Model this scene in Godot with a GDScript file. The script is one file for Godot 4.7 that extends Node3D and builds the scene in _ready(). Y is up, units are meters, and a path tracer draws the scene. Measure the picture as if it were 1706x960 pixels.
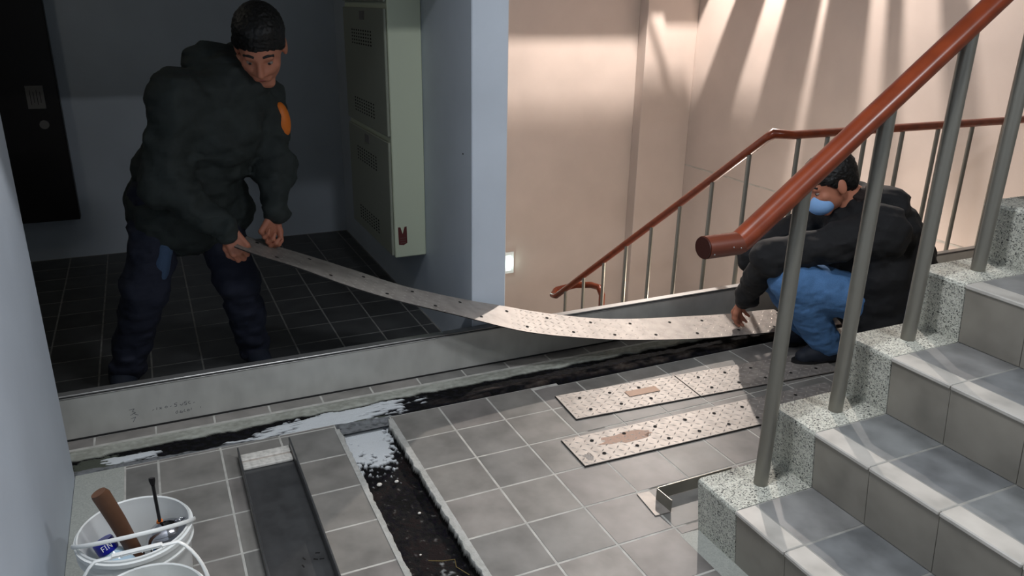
extends Node3D

# ---------------------------------------------------------------- geometry collector
class Geo:
	var v := PackedVector3Array()
	var n := PackedVector3Array()
	var c := PackedColorArray()
	var ix := PackedInt32Array()
	var cur := Color(1, 1, 1)

	func vert(p: Vector3, m: Vector3) -> int:
		v.append(p); n.append(m); c.append(cur)
		return v.size() - 1

	func tri(i: int, j: int, k: int) -> void:
		var m := n[i] + n[j] + n[k]
		if (v[j] - v[i]).cross(v[k] - v[i]).dot(m) > 0.0:
			ix.append(i); ix.append(k); ix.append(j)
		else:
			ix.append(i); ix.append(j); ix.append(k)

	func quad(a: Vector3, b: Vector3, d: Vector3, e: Vector3, m: Vector3) -> void:
		var i := vert(a, m)
		vert(b, m); vert(d, m); vert(e, m)
		tri(i, i + 1, i + 2); tri(i, i + 2, i + 3)

	func poly(pts: Array, m: Vector3) -> void:
		var i := v.size()
		for p in pts:
			vert(p, m)
		for k in range(1, pts.size() - 1):
			tri(i, i + k, i + k + 1)

	# a flat outline (xy) with holes left out, given thickness along z
	func slab(outline: PackedVector2Array, z0: float, z1: float, xf := Transform3D()) -> void:
		var t := Geometry2D.triangulate_polygon(outline)
		for s in [[z0, -1.0], [z1, 1.0]]:
			var m: Vector3 = xf.basis * Vector3(0, 0, s[1])
			var i := v.size()
			for p in outline:
				vert(xf * Vector3(p.x, p.y, s[0]), m)
			for k in range(0, t.size(), 3):
				tri(i + t[k], i + t[k + 1], i + t[k + 2])
		var ccw := not Geometry2D.is_polygon_clockwise(outline)
		for k in outline.size():
			var p := outline[k]
			var q := outline[(k + 1) % outline.size()]
			var d := (q - p).normalized()
			var m2 := Vector3(d.y, -d.x, 0) * (1.0 if ccw else -1.0)
			quad(xf * Vector3(p.x, p.y, z0), xf * Vector3(q.x, q.y, z0), xf * Vector3(q.x, q.y, z1), xf * Vector3(p.x, p.y, z1), xf.basis * m2)

	func box(at: Vector3, s: Vector3, bev := 0.0, b := Basis()) -> void:
		var h := s * 0.5
		var e := minf(bev, minf(h.x, minf(h.y, h.z)) * 0.9)
		var g := h - Vector3(e, e, e)
		for a in 3:
			var p := (a + 1) % 3
			var q := (a + 2) % 3
			for sg in [-1.0, 1.0]:
				var m := Vector3.ZERO
				m[a] = sg
				var r := []
				for w in [[-1, -1], [1, -1], [1, 1], [-1, 1]]:
					var x := Vector3.ZERO
					x[a] = sg * h[a]; x[p] = w[0] * g[p]; x[q] = w[1] * g[q]
					r.append(at + b * x)
				quad(r[0], r[1], r[2], r[3], b * m)
				if e > 0.0:
					for sq in [-1.0, 1.0]:
						var m2 := Vector3.ZERO
						m2[a] = sg; m2[p] = sq
						var r2 := []
						for w in [[0, -1], [0, 1], [1, 1], [1, -1]]:
							var x := Vector3.ZERO
							x[a] = sg * (h[a] if w[0] == 0 else g[a])
							x[p] = sq * (g[p] if w[0] == 0 else h[p])
							x[q] = w[1] * g[q]
							r2.append(at + b * x)
						quad(r2[0], r2[1], r2[2], r2[3], (b * m2).normalized())
		if e > 0.0:
			for sx in [-1.0, 1.0]:
				for sy in [-1.0, 1.0]:
					for sz in [-1.0, 1.0]:
						var sv := Vector3(sx, sy, sz)
						var m3 := (b * sv).normalized()
						var i := vert(at + b * (Vector3(h.x, g.y, g.z) * sv), m3)
						vert(at + b * (Vector3(g.x, h.y, g.z) * sv), m3)
						vert(at + b * (Vector3(g.x, g.y, h.z) * sv), m3)
						tri(i, i + 1, i + 2)

	func box2(lo: Vector3, hi: Vector3, bev := 0.0) -> void:
		box((lo + hi) * 0.5, hi - lo, bev)

	# sweep of an ellipse (r.x sideways, r.y upwards) along a path
	func tube(path: Array, r: Vector2, sides := 12, up := Vector3.UP, caps := true, taper := []) -> void:
		var first := v.size()
		var cnt := path.size()
		for k in cnt:
			var d0: Vector3 = (path[k] - path[k - 1]).normalized() if k > 0 else Vector3.ZERO
			var d1: Vector3 = (path[k + 1] - path[k]).normalized() if k < cnt - 1 else Vector3.ZERO
			var d := (d0 + d1).normalized()
			var sd := d.cross(up)
			if sd.length() < 0.01:
				sd = d.cross(Vector3.RIGHT)
			sd = sd.normalized()
			var u := sd.cross(d).normalized()
			var f: float = taper[k] if taper.size() > k else 1.0
			var st := 1.0
			if k > 0 and k < cnt - 1:
				st = 1.0 / maxf(0.6, sqrt((1.0 + d0.dot(d1)) * 0.5))
			for s in sides:
				var a := TAU * s / sides
				var nn := (sd * cos(a) / r.x + u * sin(a) / r.y).normalized()
				vert(path[k] + (sd * cos(a) * r.x + u * sin(a) * r.y * st) * f, nn)
		for k in cnt - 1:
			for s in sides:
				var a := first + k * sides + s
				var b := first + k * sides + (s + 1) % sides
				tri(a, b, b + sides); tri(a, b + sides, a + sides)
		if caps:
			for e in [0, cnt - 1]:
				var m: Vector3 = (path[0] - path[1]).normalized() if e == 0 else (path[cnt - 1] - path[cnt - 2]).normalized()
				var pts := []
				for s in sides:
					pts.append(v[first + e * sides + s])
				poly(pts, m)

	# profile of Vector2(radius, height) turned about y
	func lathe(prof: Array, seg: int, xf := Transform3D()) -> void:
		var cnt := prof.size()
		for k in cnt - 1:
			var p: Vector2 = prof[k]
			var q: Vector2 = prof[k + 1]
			var d := (q - p).normalized()
			var nr := Vector2(d.y, -d.x)
			var i := v.size()
			for s in seg + 1:
				var a := TAU * s / seg
				var m := xf.basis * Vector3(nr.x * cos(a), nr.y, nr.x * sin(a))
				vert(xf * Vector3(p.x * cos(a), p.y, p.x * sin(a)), m)
				vert(xf * Vector3(q.x * cos(a), q.y, q.x * sin(a)), m)
			for s in seg:
				var a2 := i + s * 2
				tri(a2, a2 + 1, a2 + 3); tri(a2, a2 + 3, a2 + 2)

	func ball(at: Vector3, r: Vector3, b := Basis(), seg := 14, rings := 9) -> void:
		var i := v.size()
		for k in rings + 1:
			var t := PI * k / rings
			for s in seg + 1:
				var a := TAU * s / seg
				var u := Vector3(sin(t) * cos(a), cos(t), sin(t) * sin(a))
				vert(at + b * (u * r), (b * (u / r)).normalized())
		for k in rings:
			for s in seg:
				var q := i + k * (seg + 1) + s
				tri(q, q + 1, q + seg + 2); tri(q, q + seg + 2, q + seg + 1)

	func mesh() -> ArrayMesh:
		var a := []
		a.resize(Mesh.ARRAY_MAX)
		a[Mesh.ARRAY_VERTEX] = v; a[Mesh.ARRAY_NORMAL] = n; a[Mesh.ARRAY_COLOR] = c; a[Mesh.ARRAY_INDEX] = ix
		var m := ArrayMesh.new()
		m.add_surface_from_arrays(Mesh.PRIMITIVE_TRIANGLES, a)
		return m

# ---------------------------------------------------------------- smooth bodies (distance field -> surface nets)
class Field:
	var prims := []          # [a, b, ra, rb] tapered capsules, or [centre, radii, basis] ellipsoids
	func cap(a: Vector3, b: Vector3, ra: float, rb: float) -> void:
		prims.append([a, b, ra, rb])
	func ell(c: Vector3, r: Vector3, b := Basis()) -> void:
		prims.append([c, r, b])
	func chain(pts: Array, rs: Array) -> void:
		for i in pts.size() - 1:
			cap(pts[i], pts[i + 1], rs[i], rs[i + 1])

	func build(g: Geo, cell: float, k: float, crease := 0.0, seed_ := 1, freq := 9.0) -> void:
		var lo := Vector3.ONE * 1e6
		var hi := -lo
		for p in prims:
			if p.size() == 4:
				var m: float = maxf(p[2], p[3])
				lo = lo.min(p[0] - Vector3.ONE * m).min(p[1] - Vector3.ONE * m)
				hi = hi.max(p[0] + Vector3.ONE * m).max(p[1] + Vector3.ONE * m)
			else:
				var m2: float = maxf(p[1].x, maxf(p[1].y, p[1].z))
				lo = lo.min(p[0] - Vector3.ONE * m2); hi = hi.max(p[0] + Vector3.ONE * m2)
		lo -= Vector3.ONE * (cell * 3.0 + k * 0.5); hi += Vector3.ONE * (cell * 3.0 + k * 0.5)
		var nx := int((hi.x - lo.x) / cell) + 2
		var ny := int((hi.y - lo.y) / cell) + 2
		var nz := int((hi.z - lo.z) / cell) + 2
		var f := PackedFloat32Array()
		f.resize(nx * ny * nz)
		f.fill(0.3)
		var far := k + cell * 2.5
		for p in prims:
			var is_cap: bool = p.size() == 4
			var a: Vector3 = p[0]
			var plo: Vector3
			var phi: Vector3
			var ba := Vector3.ZERO
			var bb := 1.0
			var ra := 0.0
			var rb := 0.0
			var rad := Vector3.ONE
			var inv := Basis()
			if is_cap:
				var b: Vector3 = p[1]
				ra = p[2]; rb = p[3]
				ba = b - a
				bb = maxf(ba.length_squared(), 1e-9)
				var m := Vector3.ONE * (maxf(ra, rb) + far)
				plo = a.min(b) - m; phi = a.max(b) + m
			else:
				rad = p[1]
				inv = p[2].transposed()
				var m := Vector3.ONE * (maxf(rad.x, maxf(rad.y, rad.z)) + far)
				plo = a - m; phi = a + m
			var i0 := maxi(0, int((plo.x - lo.x) / cell)); var i1 := mini(nx - 1, int((phi.x - lo.x) / cell) + 1)
			var j0 := maxi(0, int((plo.y - lo.y) / cell)); var j1 := mini(ny - 1, int((phi.y - lo.y) / cell) + 1)
			var k0 := maxi(0, int((plo.z - lo.z) / cell)); var k1 := mini(nz - 1, int((phi.z - lo.z) / cell) + 1)
			for kk in range(k0, k1 + 1):
				for jj in range(j0, j1 + 1):
					var at := (kk * ny + jj) * nx
					for ii in range(i0, i1 + 1):
						var q := lo + Vector3(ii, jj, kk) * cell - a
						var d := 0.0
						if is_cap:
							var t := clampf(q.dot(ba) / bb, 0.0, 1.0)
							d = (q - ba * t).length() - lerpf(ra, rb, t)
						else:
							q = inv * q
							var l0 := (q / rad).length()
							var l1 := (q / (rad * rad)).length()
							d = l0 * (l0 - 1.0) / maxf(l1, 1e-6)
						var o := f[at + ii]
						var h := maxf(k - absf(d - o), 0.0)
						f[at + ii] = minf(d, o) - h * h * 0.25 / k
		if crease > 0.0:
			var ns := FastNoiseLite.new()
			ns.seed = seed_; ns.frequency = freq; ns.fractal_octaves = 2
			ns.noise_type = FastNoiseLite.TYPE_SIMPLEX
			for kk in nz:
				for jj in ny:
					var at := (kk * ny + jj) * nx
					for ii in nx:
						if absf(f[at + ii]) < cell * 3.0 + crease:
							f[at + ii] += ns.get_noise_3d(lo.x + ii * cell, (lo.y + jj * cell) * 1.6, lo.z + kk * cell) * crease
		var ids := PackedInt32Array()
		ids.resize(nx * ny * nz)
		ids.fill(-1)
		var sx := 1
		var sy := nx
		var sz := nx * ny
		var off := [0, sx, sy, sx + sy, sz, sx + sz, sy + sz, sx + sy + sz]
		var edges := [[0, 1], [2, 3], [4, 5], [6, 7], [0, 2], [1, 3], [4, 6], [5, 7], [0, 4], [1, 5], [2, 6], [3, 7]]
		for kk in nz - 1:
			for jj in ny - 1:
				var at := (kk * ny + jj) * nx
				for ii in nx - 1:
					var b0 := at + ii
					var w := f[b0]
					if w > cell * 2.5 or w < -cell * 2.5:
						continue
					var neg := 0
					for o in off:
						if f[b0 + o] < 0.0:
							neg += 1
					if neg == 0 or neg == 8:
						continue
					var sum := Vector3.ZERO
					var cnt := 0
					for e in edges:
						var fa := f[b0 + off[e[0]]]
						var fb := f[b0 + off[e[1]]]
						if (fa < 0.0) != (fb < 0.0):
							var t := fa / (fa - fb)
							var pa := Vector3(e[0] & 1, (e[0] >> 1) & 1, e[0] >> 2)
							var pb := Vector3(e[1] & 1, (e[1] >> 1) & 1, e[1] >> 2)
							sum += pa.lerp(pb, t); cnt += 1
					var gr := Vector3(
						f[b0 + sx] + f[b0 + sx + sy] + f[b0 + sx + sz] + f[b0 + sx + sy + sz] - f[b0] - f[b0 + sy] - f[b0 + sz] - f[b0 + sy + sz],
						f[b0 + sy] + f[b0 + sx + sy] + f[b0 + sy + sz] + f[b0 + sx + sy + sz] - f[b0] - f[b0 + sx] - f[b0 + sz] - f[b0 + sx + sz],
						f[b0 + sz] + f[b0 + sx + sz] + f[b0 + sy + sz] + f[b0 + sx + sy + sz] - f[b0] - f[b0 + sx] - f[b0 + sy] - f[b0 + sx + sy])
					ids[b0] = g.vert(lo + (Vector3(ii, jj, kk) + sum / cnt) * cell, gr.normalized())
		for kk in range(1, nz - 1):
			for jj in range(1, ny - 1):
				var at := (kk * ny + jj) * nx
				for ii in range(1, nx - 1):
					var b0 := at + ii
					if ids[b0] < 0:
						continue
					var s0 := f[b0] < 0.0
					if s0 != (f[b0 + sx] < 0.0):
						_q(g, ids, b0, b0 - sy, b0 - sy - sz, b0 - sz)
					if s0 != (f[b0 + sy] < 0.0):
						_q(g, ids, b0, b0 - sx, b0 - sx - sz, b0 - sz)
					if s0 != (f[b0 + sz] < 0.0):
						_q(g, ids, b0, b0 - sx, b0 - sx - sy, b0 - sy)

	func _q(g: Geo, ids: PackedInt32Array, a: int, b: int, c: int, d: int) -> void:
		if ids[a] < 0 or ids[b] < 0 or ids[c] < 0 or ids[d] < 0:
			return
		g.tri(ids[a], ids[b], ids[c]); g.tri(ids[a], ids[c], ids[d])

# ---------------------------------------------------------------- scene helpers
var used := {}
var M := {}
var rng := RandomNumberGenerator.new()

func numbered(parent: Node, called: String) -> String:
	var key := str(parent.get_instance_id()) + called
	var k: int = used.get(key, 0)
	used[key] = k + 1
	return called if k == 0 else "%s_%03d" % [called, k]

func put(called: String, g: Geo, m: Material, parent: Node = self, at := Transform3D()) -> MeshInstance3D:
	return put_mesh(called, g.mesh(), m, parent, at)

func put_mesh(called: String, me: Mesh, m: Material, parent: Node = self, at := Transform3D()) -> MeshInstance3D:
	var o := MeshInstance3D.new()
	o.name = numbered(parent, called)
	o.mesh = me
	o.material_override = m
	o.transform = at
	o.cast_shadow = GeometryInstance3D.SHADOW_CASTING_SETTING_ON
	parent.add_child(o, true)
	return o

func thing(called: String, label: String, category: String, at := Vector3.ZERO, group := "") -> Node3D:
	var o := Node3D.new()
	o.name = numbered(self, called)
	add_child(o, true)
	o.position = at
	tag(o, label, category, group)
	return o

func tag(o: Node, label: String, category: String, group := "") -> void:
	o.set_meta("label", label); o.set_meta("category", category)
	if group:
		o.set_meta("group", group)

func struct(o: Node, label := "", category := "") -> Node:
	o.set_meta("kind", "structure")
	if label:
		o.set_meta("label", label); o.set_meta("category", category)
	return o

func slab2(called: String, lo: Vector3, hi: Vector3, m: Material, label: String, cat: String, bev := 0.0) -> MeshInstance3D:
	var g := Geo.new()
	g.box2(lo, hi, bev)
	var o := put(called, g, m)
	struct(o, label, cat)
	return o

func sub(parent: Node3D, p: Vector3) -> Vector3:
	return p - parent.position

# ---------------------------------------------------------------- materials
func noise_img(size: int, freq: float, oct: int, sd: int, kind := FastNoiseLite.TYPE_SIMPLEX_SMOOTH) -> Image:
	var ns := FastNoiseLite.new()
	ns.seed = sd; ns.frequency = freq; ns.fractal_octaves = oct; ns.noise_type = kind
	return ns.get_seamless_image(size, size)

func ramp_tex(im: Image, stops: Array) -> ImageTexture:
	var gr := Gradient.new()
	gr.offsets = PackedFloat32Array(stops.map(func(s): return s[0]))
	gr.colors = PackedColorArray(stops.map(func(s): return s[1]))
	var w := im.get_width()
	var o := Image.create(w, w, false, Image.FORMAT_RGB8)
	for y in w:
		for x in w:
			o.set_pixel(x, y, gr.sample(im.get_pixel(x, y).r))
	return ImageTexture.create_from_image(o)

func plain(col: Color, rough := 0.6, metal := 0.0) -> StandardMaterial3D:
	var m := StandardMaterial3D.new()
	m.albedo_color = col; m.roughness = rough; m.metallic = metal
	return m

func mottled(col: Color, tex: Texture2D, size: float, rough := 0.6, metal := 0.0, world := true) -> StandardMaterial3D:
	var m := plain(col, rough, metal)
	m.albedo_texture = tex
	m.uv1_triplanar = true
	m.uv1_world_triplanar = world
	m.uv1_scale = Vector3.ONE / size
	return m

func bumped(m: StandardMaterial3D, im: Image, strength: float) -> StandardMaterial3D:
	var b := im.duplicate() as Image
	b.convert(Image.FORMAT_RGBA8)
	b.bump_map_to_normal_map(strength)
	m.normal_enabled = true
	m.normal_texture = ImageTexture.create_from_image(b)
	m.normal_scale = 1.0
	return m

func make_materials() -> void:
	var g0 := func(v: float) -> Color: return Color(v, v, v)
	var soft := noise_img(256, 0.012, 4, 3)
	var fine := noise_img(256, 0.09, 3, 5)
	var streak := noise_img(256, 0.02, 5, 8)
	var t_soft := ramp_tex(soft, [[0.0, g0.call(0.8)], [0.5, g0.call(0.93)], [1.0, g0.call(1.0)]])
	var t_tile := ramp_tex(streak, [[0.0, g0.call(0.78)], [0.45, g0.call(0.90)], [0.7, g0.call(0.95)], [1.0, g0.call(1.0)]])
	var t_wall := ramp_tex(soft, [[0.0, g0.call(0.95)], [1.0, g0.call(1.0)]])
	M.tiles = []
	for c in [Color(0.54, 0.53, 0.51), Color(0.51, 0.505, 0.49), Color(0.565, 0.55, 0.53), Color(0.525, 0.51, 0.495)]:
		var tm := mottled(c, t_tile, 0.9, 0.42)
		tm.metallic_specular = 0.32
		M.tiles.append(tm)
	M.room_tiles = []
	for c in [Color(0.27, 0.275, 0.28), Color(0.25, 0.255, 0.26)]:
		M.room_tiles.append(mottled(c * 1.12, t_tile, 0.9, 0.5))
	M.grout = mottled(Color(0.74, 0.735, 0.71), t_soft, 0.3, 0.85)
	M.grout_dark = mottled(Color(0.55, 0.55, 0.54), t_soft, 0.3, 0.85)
	M.paint = mottled(Color(0.75, 0.785, 0.825), t_wall, 1.7, 0.55)
	M.well_paint = mottled(Color(0.79, 0.735, 0.70), t_wall, 1.9, 0.5)
	M.ceil = plain(Color(0.72, 0.72, 0.70), 0.8)
	M.stair_grout = mottled(Color(0.60, 0.60, 0.58), t_soft, 0.3, 0.85)
	M.blocker_brown = plain(Color(0.30, 0.24, 0.20), 0.7)  # low bounce brown for the unseen parts that block light
	M.concrete = mottled(Color(0.5, 0.5, 0.48), t_soft, 0.5, 0.9)
	M.mortar = bumped(mottled(Color(0.62, 0.63, 0.59), t_tile, 0.2, 0.9), fine, 3.0)
	M.tread = []
	for c in [Color(0.52, 0.53, 0.53), Color(0.485, 0.495, 0.50), Color(0.55, 0.55, 0.545)]:
		M.tread.append(mottled(c, t_tile, 0.7, 0.45))
	M.nosing = mottled(Color(0.77, 0.755, 0.725), t_soft, 0.6, 0.4)
	M.riser = mottled(Color(0.58, 0.56, 0.52), t_soft, 0.8, 0.42)
	# washed terrazzo: dark and white chips
	var ci := FastNoiseLite.new()
	ci.seed = 21; ci.noise_type = FastNoiseLite.TYPE_CELLULAR; ci.frequency = 0.10
	ci.cellular_return_type = FastNoiseLite.RETURN_CELL_VALUE
	ci.cellular_jitter = 1.0
	var cells := ci.get_seamless_image(512, 512)
	ci.cellular_return_type = FastNoiseLite.RETURN_DISTANCE
	var dist := ci.get_seamless_image(512, 512)
	var t_chip := ramp_tex(cells, [[0.0, Color(0.03, 0.035, 0.035)], [0.26, Color(0.12, 0.13, 0.125)], [0.31, Color(0.72, 0.725, 0.70)], [0.6, Color(0.92, 0.92, 0.89)], [0.75, Color(0.6, 0.61, 0.585)], [1.0, Color(1, 1, 0.97)]])
	M.terrazzo = bumped(mottled(Color(0.98, 0.98, 0.96), t_chip, 0.20, 0.6), dist, 9.0)
	var t_chip2 := ramp_tex(cells, [[0.0, Color(0.55, 0.56, 0.54)], [0.1, Color(0.68, 0.69, 0.67)], [1.0, Color(0.8, 0.8, 0.78)]])
	M.terrazzo_pale = mottled(Color(0.86, 0.87, 0.86), t_chip2, 0.2, 0.6)
	M.vcol = bumped(plain(Color.WHITE, 0.85), fine, 2.0)
	M.vcol.metallic_specular = 0.25
	M.vcol.vertex_color_use_as_albedo = true
	M.vcol.uv1_triplanar = true
	M.vcol.uv1_scale = Vector3.ONE * 6.0
	# metals
	var br := noise_img(256, 0.03, 4, 12)
	br.resize(256, 32); br.resize(256, 256)
	var t_br := ramp_tex(br, [[0.0, g0.call(0.9)], [0.5, g0.call(0.96)], [1.0, g0.call(1.0)]])
	M.steel = mottled(Color(0.80, 0.80, 0.78), t_br, 0.9, 0.42, 0.5)
	M.steel_cap = plain(Color(0.58, 0.58, 0.575), 0.38, 0.7)
	M.seam = plain(Color(0.10, 0.10, 0.10), 0.7)
	M.post = plain(Color(0.50, 0.49, 0.455), 0.34, 0.5)
	M.plate = mottled(Color(0.645, 0.62, 0.595), t_soft, 0.25, 0.5, 0.3)
	M.plate_edge = plain(Color(0.12, 0.11, 0.11), 0.6, 0.3)
	M.lozenge = plain(Color(0.73, 0.705, 0.68), 0.36, 0.45)
	M.hole = plain(Color(0.02, 0.018, 0.016), 0.9)
	M.channel = mottled(Color(0.42, 0.425, 0.43), t_soft, 0.4, 0.30, 0.6)
	M.foam = mottled(Color(0.86, 0.85, 0.82), t_soft, 0.08, 0.8)
	var t_rust := ramp_tex(fine, [[0.0, Color(0.66, 0.53, 0.47)], [0.5, Color(0.74, 0.64, 0.58)], [1.0, Color(0.75, 0.68, 0.635)]])
	M.rust = mottled(Color(0.95, 0.92, 0.9), t_rust, 0.12, 0.75)
	M.kraft = plain(Color(0.76, 0.64, 0.56), 0.8)
	# timber
	var wd := noise_img(256, 0.02, 4, 31)
	wd.resize(16, 256); wd.resize(256, 256)
	var t_wood := ramp_tex(wd, [[0.0, Color(0.37, 0.155, 0.075)], [0.5, Color(0.45, 0.19, 0.09)], [1.0, Color(0.51, 0.225, 0.11)]])
	M.rail = mottled(Color(1, 1, 1), t_wood, 0.35, 0.32, 0.0, false)
	M.rail.metallic_specular = 0.35
	M.rail.clearcoat_enabled = true
	M.rail.clearcoat = 0.3
	M.rail.clearcoat_roughness = 0.25
	M.rail_end = plain(Color(0.20, 0.075, 0.045), 0.45)
	M.rail_cap = plain(Color(0.37, 0.175, 0.11), 0.38)
	M.handle_wood = mottled(Color(0.39, 0.265, 0.185), t_wall, 0.1, 0.55)
	# plastics and small things
	M.bucket = plain(Color(0.87, 0.88, 0.87), 0.35)
	M.blue = plain(Color(0.05, 0.09, 0.55), 0.3)
	M.white = plain(Color(0.9, 0.9, 0.9), 0.5)
	M.water = plain(Color(0.72, 0.82, 0.88), 0.12)
	M.label_blue = plain(Color(0.10, 0.32, 0.52), 0.4)
	M.black = plain(Color(0.035, 0.035, 0.04), 0.5)
	M.orange = plain(Color(0.85, 0.45, 0.12), 0.5)
	M.iron = plain(Color(0.20, 0.19, 0.19), 0.45, 0.7)
	M.chrome = plain(Color(0.72, 0.72, 0.74), 0.12, 1.0)
	M.cream = plain(Color(0.80, 0.83, 0.735), 0.45)
	M.cream_shaded = plain(Color(0.55, 0.565, 0.51), 0.45)  # darker copy of the cream: shadow on the doors put into colour
	M.dark_door = plain(Color(0.075, 0.05, 0.055), 0.4)
	M.plaque = plain(Color(0.42, 0.41, 0.40), 0.5)
	M.maroon = plain(Color(0.36, 0.14, 0.13), 0.6)
	M.ink = plain(Color(0.16, 0.17, 0.24), 0.8)
	M.straw = plain(Color(0.42, 0.36, 0.2), 0.9)
	# people
	M.skin = plain(Color(0.72, 0.47, 0.37), 0.55)
	M.skin.subsurf_scatter_enabled = true
	M.skin.subsurf_scatter_strength = 0.12
	M.hair = plain(Color(0.022, 0.02, 0.02), 0.55)
	M.lip = plain(Color(0.55, 0.28, 0.24), 0.5)
	M.eye = plain(Color(0.55, 0.50, 0.47), 0.3)
	M.jacket = mottled(Color(0.165, 0.195, 0.19), t_tile, 0.5, 0.8, 0.0, false)
	M.jacket_black = mottled(Color(0.065, 0.07, 0.085), t_tile, 0.5, 0.85, 0.0, false)
	M.hood_in = plain(Color(0.12, 0.075, 0.065), 0.85)
	var t_den := ramp_tex(fine, [[0.0, g0.call(0.8)], [1.0, g0.call(1.0)]])
	M.jeans = mottled(Color(0.34, 0.52, 0.73), t_den, 0.12, 0.85, 0.0, false)
	M.jeans_dark = mottled(Color(0.115, 0.135, 0.21), t_den, 0.12, 0.85, 0.0, false)
	M.jeans_lit = mottled(Color(0.25, 0.34, 0.46), t_den, 0.12, 0.85, 0.0, false)  # paler denim standing for light on the thigh
	M.shoe = plain(Color(0.07, 0.10, 0.155), 0.7)
	M.sole = plain(Color(0.04, 0.04, 0.045), 0.8)
	M.mask = plain(Color(0.53, 0.70, 0.90), 0.8)
	M.sock = plain(Color(0.10, 0.09, 0.10), 0.9)
	M.lamp_shell = plain(Color(0.85, 0.85, 0.85), 0.5)

func glow(col: Color, e: float) -> StandardMaterial3D:
	var m := plain(col, 0.5)
	m.emission_enabled = true
	m.emission = col
	m.emission_energy_multiplier = e
	return m

# ---------------------------------------------------------------- the scene
func _ready() -> void:
	rng.seed = 7
	make_materials()
	# camera
	var cam := Camera3D.new()
	cam.name = "camera"
	cam.position = Vector3(0, 1.49, 0)
	cam.rotation = Vector3(deg_to_rad(-20.0345), deg_to_rad(-25.1345), deg_to_rad(0.985))
	cam.fov = 40.485
	cam.near = 0.05
	cam.far = 60.0
	add_child(cam)
	cam.current = true
	# surroundings: an enclosed building, no daylight
	var env := Environment.new()
	env.background_mode = Environment.BG_COLOR
	env.background_color = Color(0.0, 0.0, 0.0)
	env.tonemap_mode = Environment.TONE_MAPPER_LINEAR
	env.tonemap_exposure = 1.0
	env.sdfgi_enabled = true
	env.ssao_enabled = true
	env.ssil_enabled = true
	var we := WorldEnvironment.new()
	we.name = "surroundings"
	we.environment = env
	add_child(we)
	# lamps, all out of view
	unseen_hall_lamp(Vector3(0.50, 2.74, -1.20), Color(0.97, 0.98, 1.0), HALL, "unseen long white ceiling lamp lighting the tiled hall floor")  # out of view, placed to light hall floor, left wall and steps
	unseen_hall_lamp(Vector3(2.3, 2.95, 0.6), Color(0.97, 0.98, 1.0), HALL_FILL, "added long white fill lamp further back in the hall")  # added fill for the left wall, treads and room front
	unseen_lamp(Vector3(-1.2, 2.9, -4.0), Color(1.0, 0.96, 0.88), ROOM_FILL, "added dim fill lamp on the ceiling of the dark room", 0.5)  # added fill, lifts the dark room walls a little
	unseen_well_lamp(Vector3(3.9, 2.95, -5.2), Color(1.0, 0.955, 0.92), WELL)  # out of view, placed to match the warm light and its shadows
	unseen_lamp(Vector3(3.6, -0.62, -3.5), Color(1.0, 0.93, 0.86), LOWER, "unseen round lamp under the landing, lighting the lower stairwell walls", 0.28)  # out of view, lights the lower stairwell walls
	# large structure
	shell()
	floors()
	staircase()
	kerb()
	# objects
	stair_railing()
	well_railing()
	lower_flights()
	wall_cabinet()
	dark_cabinet()
	footlight()
	unseen_slats()
	held_strip()
	plates()
	channel()
	bracket()
	buckets()
	man_standing()
	man_squatting()

const HALL := 4.3
const HALL_FILL := 4.8
const ROOM_FILL := 0.12
const WELL := 13.0
const LOWER := 2.1

func unseen_hall_lamp(p: Vector3, col: Color, e: float, label: String) -> void:
	var t := thing("unseen_ceiling_lamp", label, "lamp", p)
	var g := Geo.new()
	g.box2(Vector3(-0.34, 0.03, -0.1), Vector3(0.34, 0.09, 0.1), 0.01)
	put("housing", g, M.lamp_shell, t)
	for x in [-0.25, 0.25]:
		g = Geo.new()
		g.tube([Vector3(x, 0.08, 0), Vector3(x, 3.41 - p.y, 0)], Vector2(0.008, 0.008), 8)
		put("hanger", g, M.steel_cap, t)
	g = Geo.new()
	g.box2(Vector3(-0.32, 0.012, -0.08), Vector3(0.32, 0.03, 0.08))
	put("diffuser", g, glow(col, 2.0), t)
	var l := AreaLight3D.new()
	l.name = "unseen_hall_light"
	l.area_size = Vector2(0.62, 0.14)
	l.light_color = col
	l.light_energy = e
	l.area_range = 12.0
	l.shadow_enabled = true
	l.position = Vector3(0, 0.005, 0)
	l.rotation.x = -PI / 2
	t.add_child(l)

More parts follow.
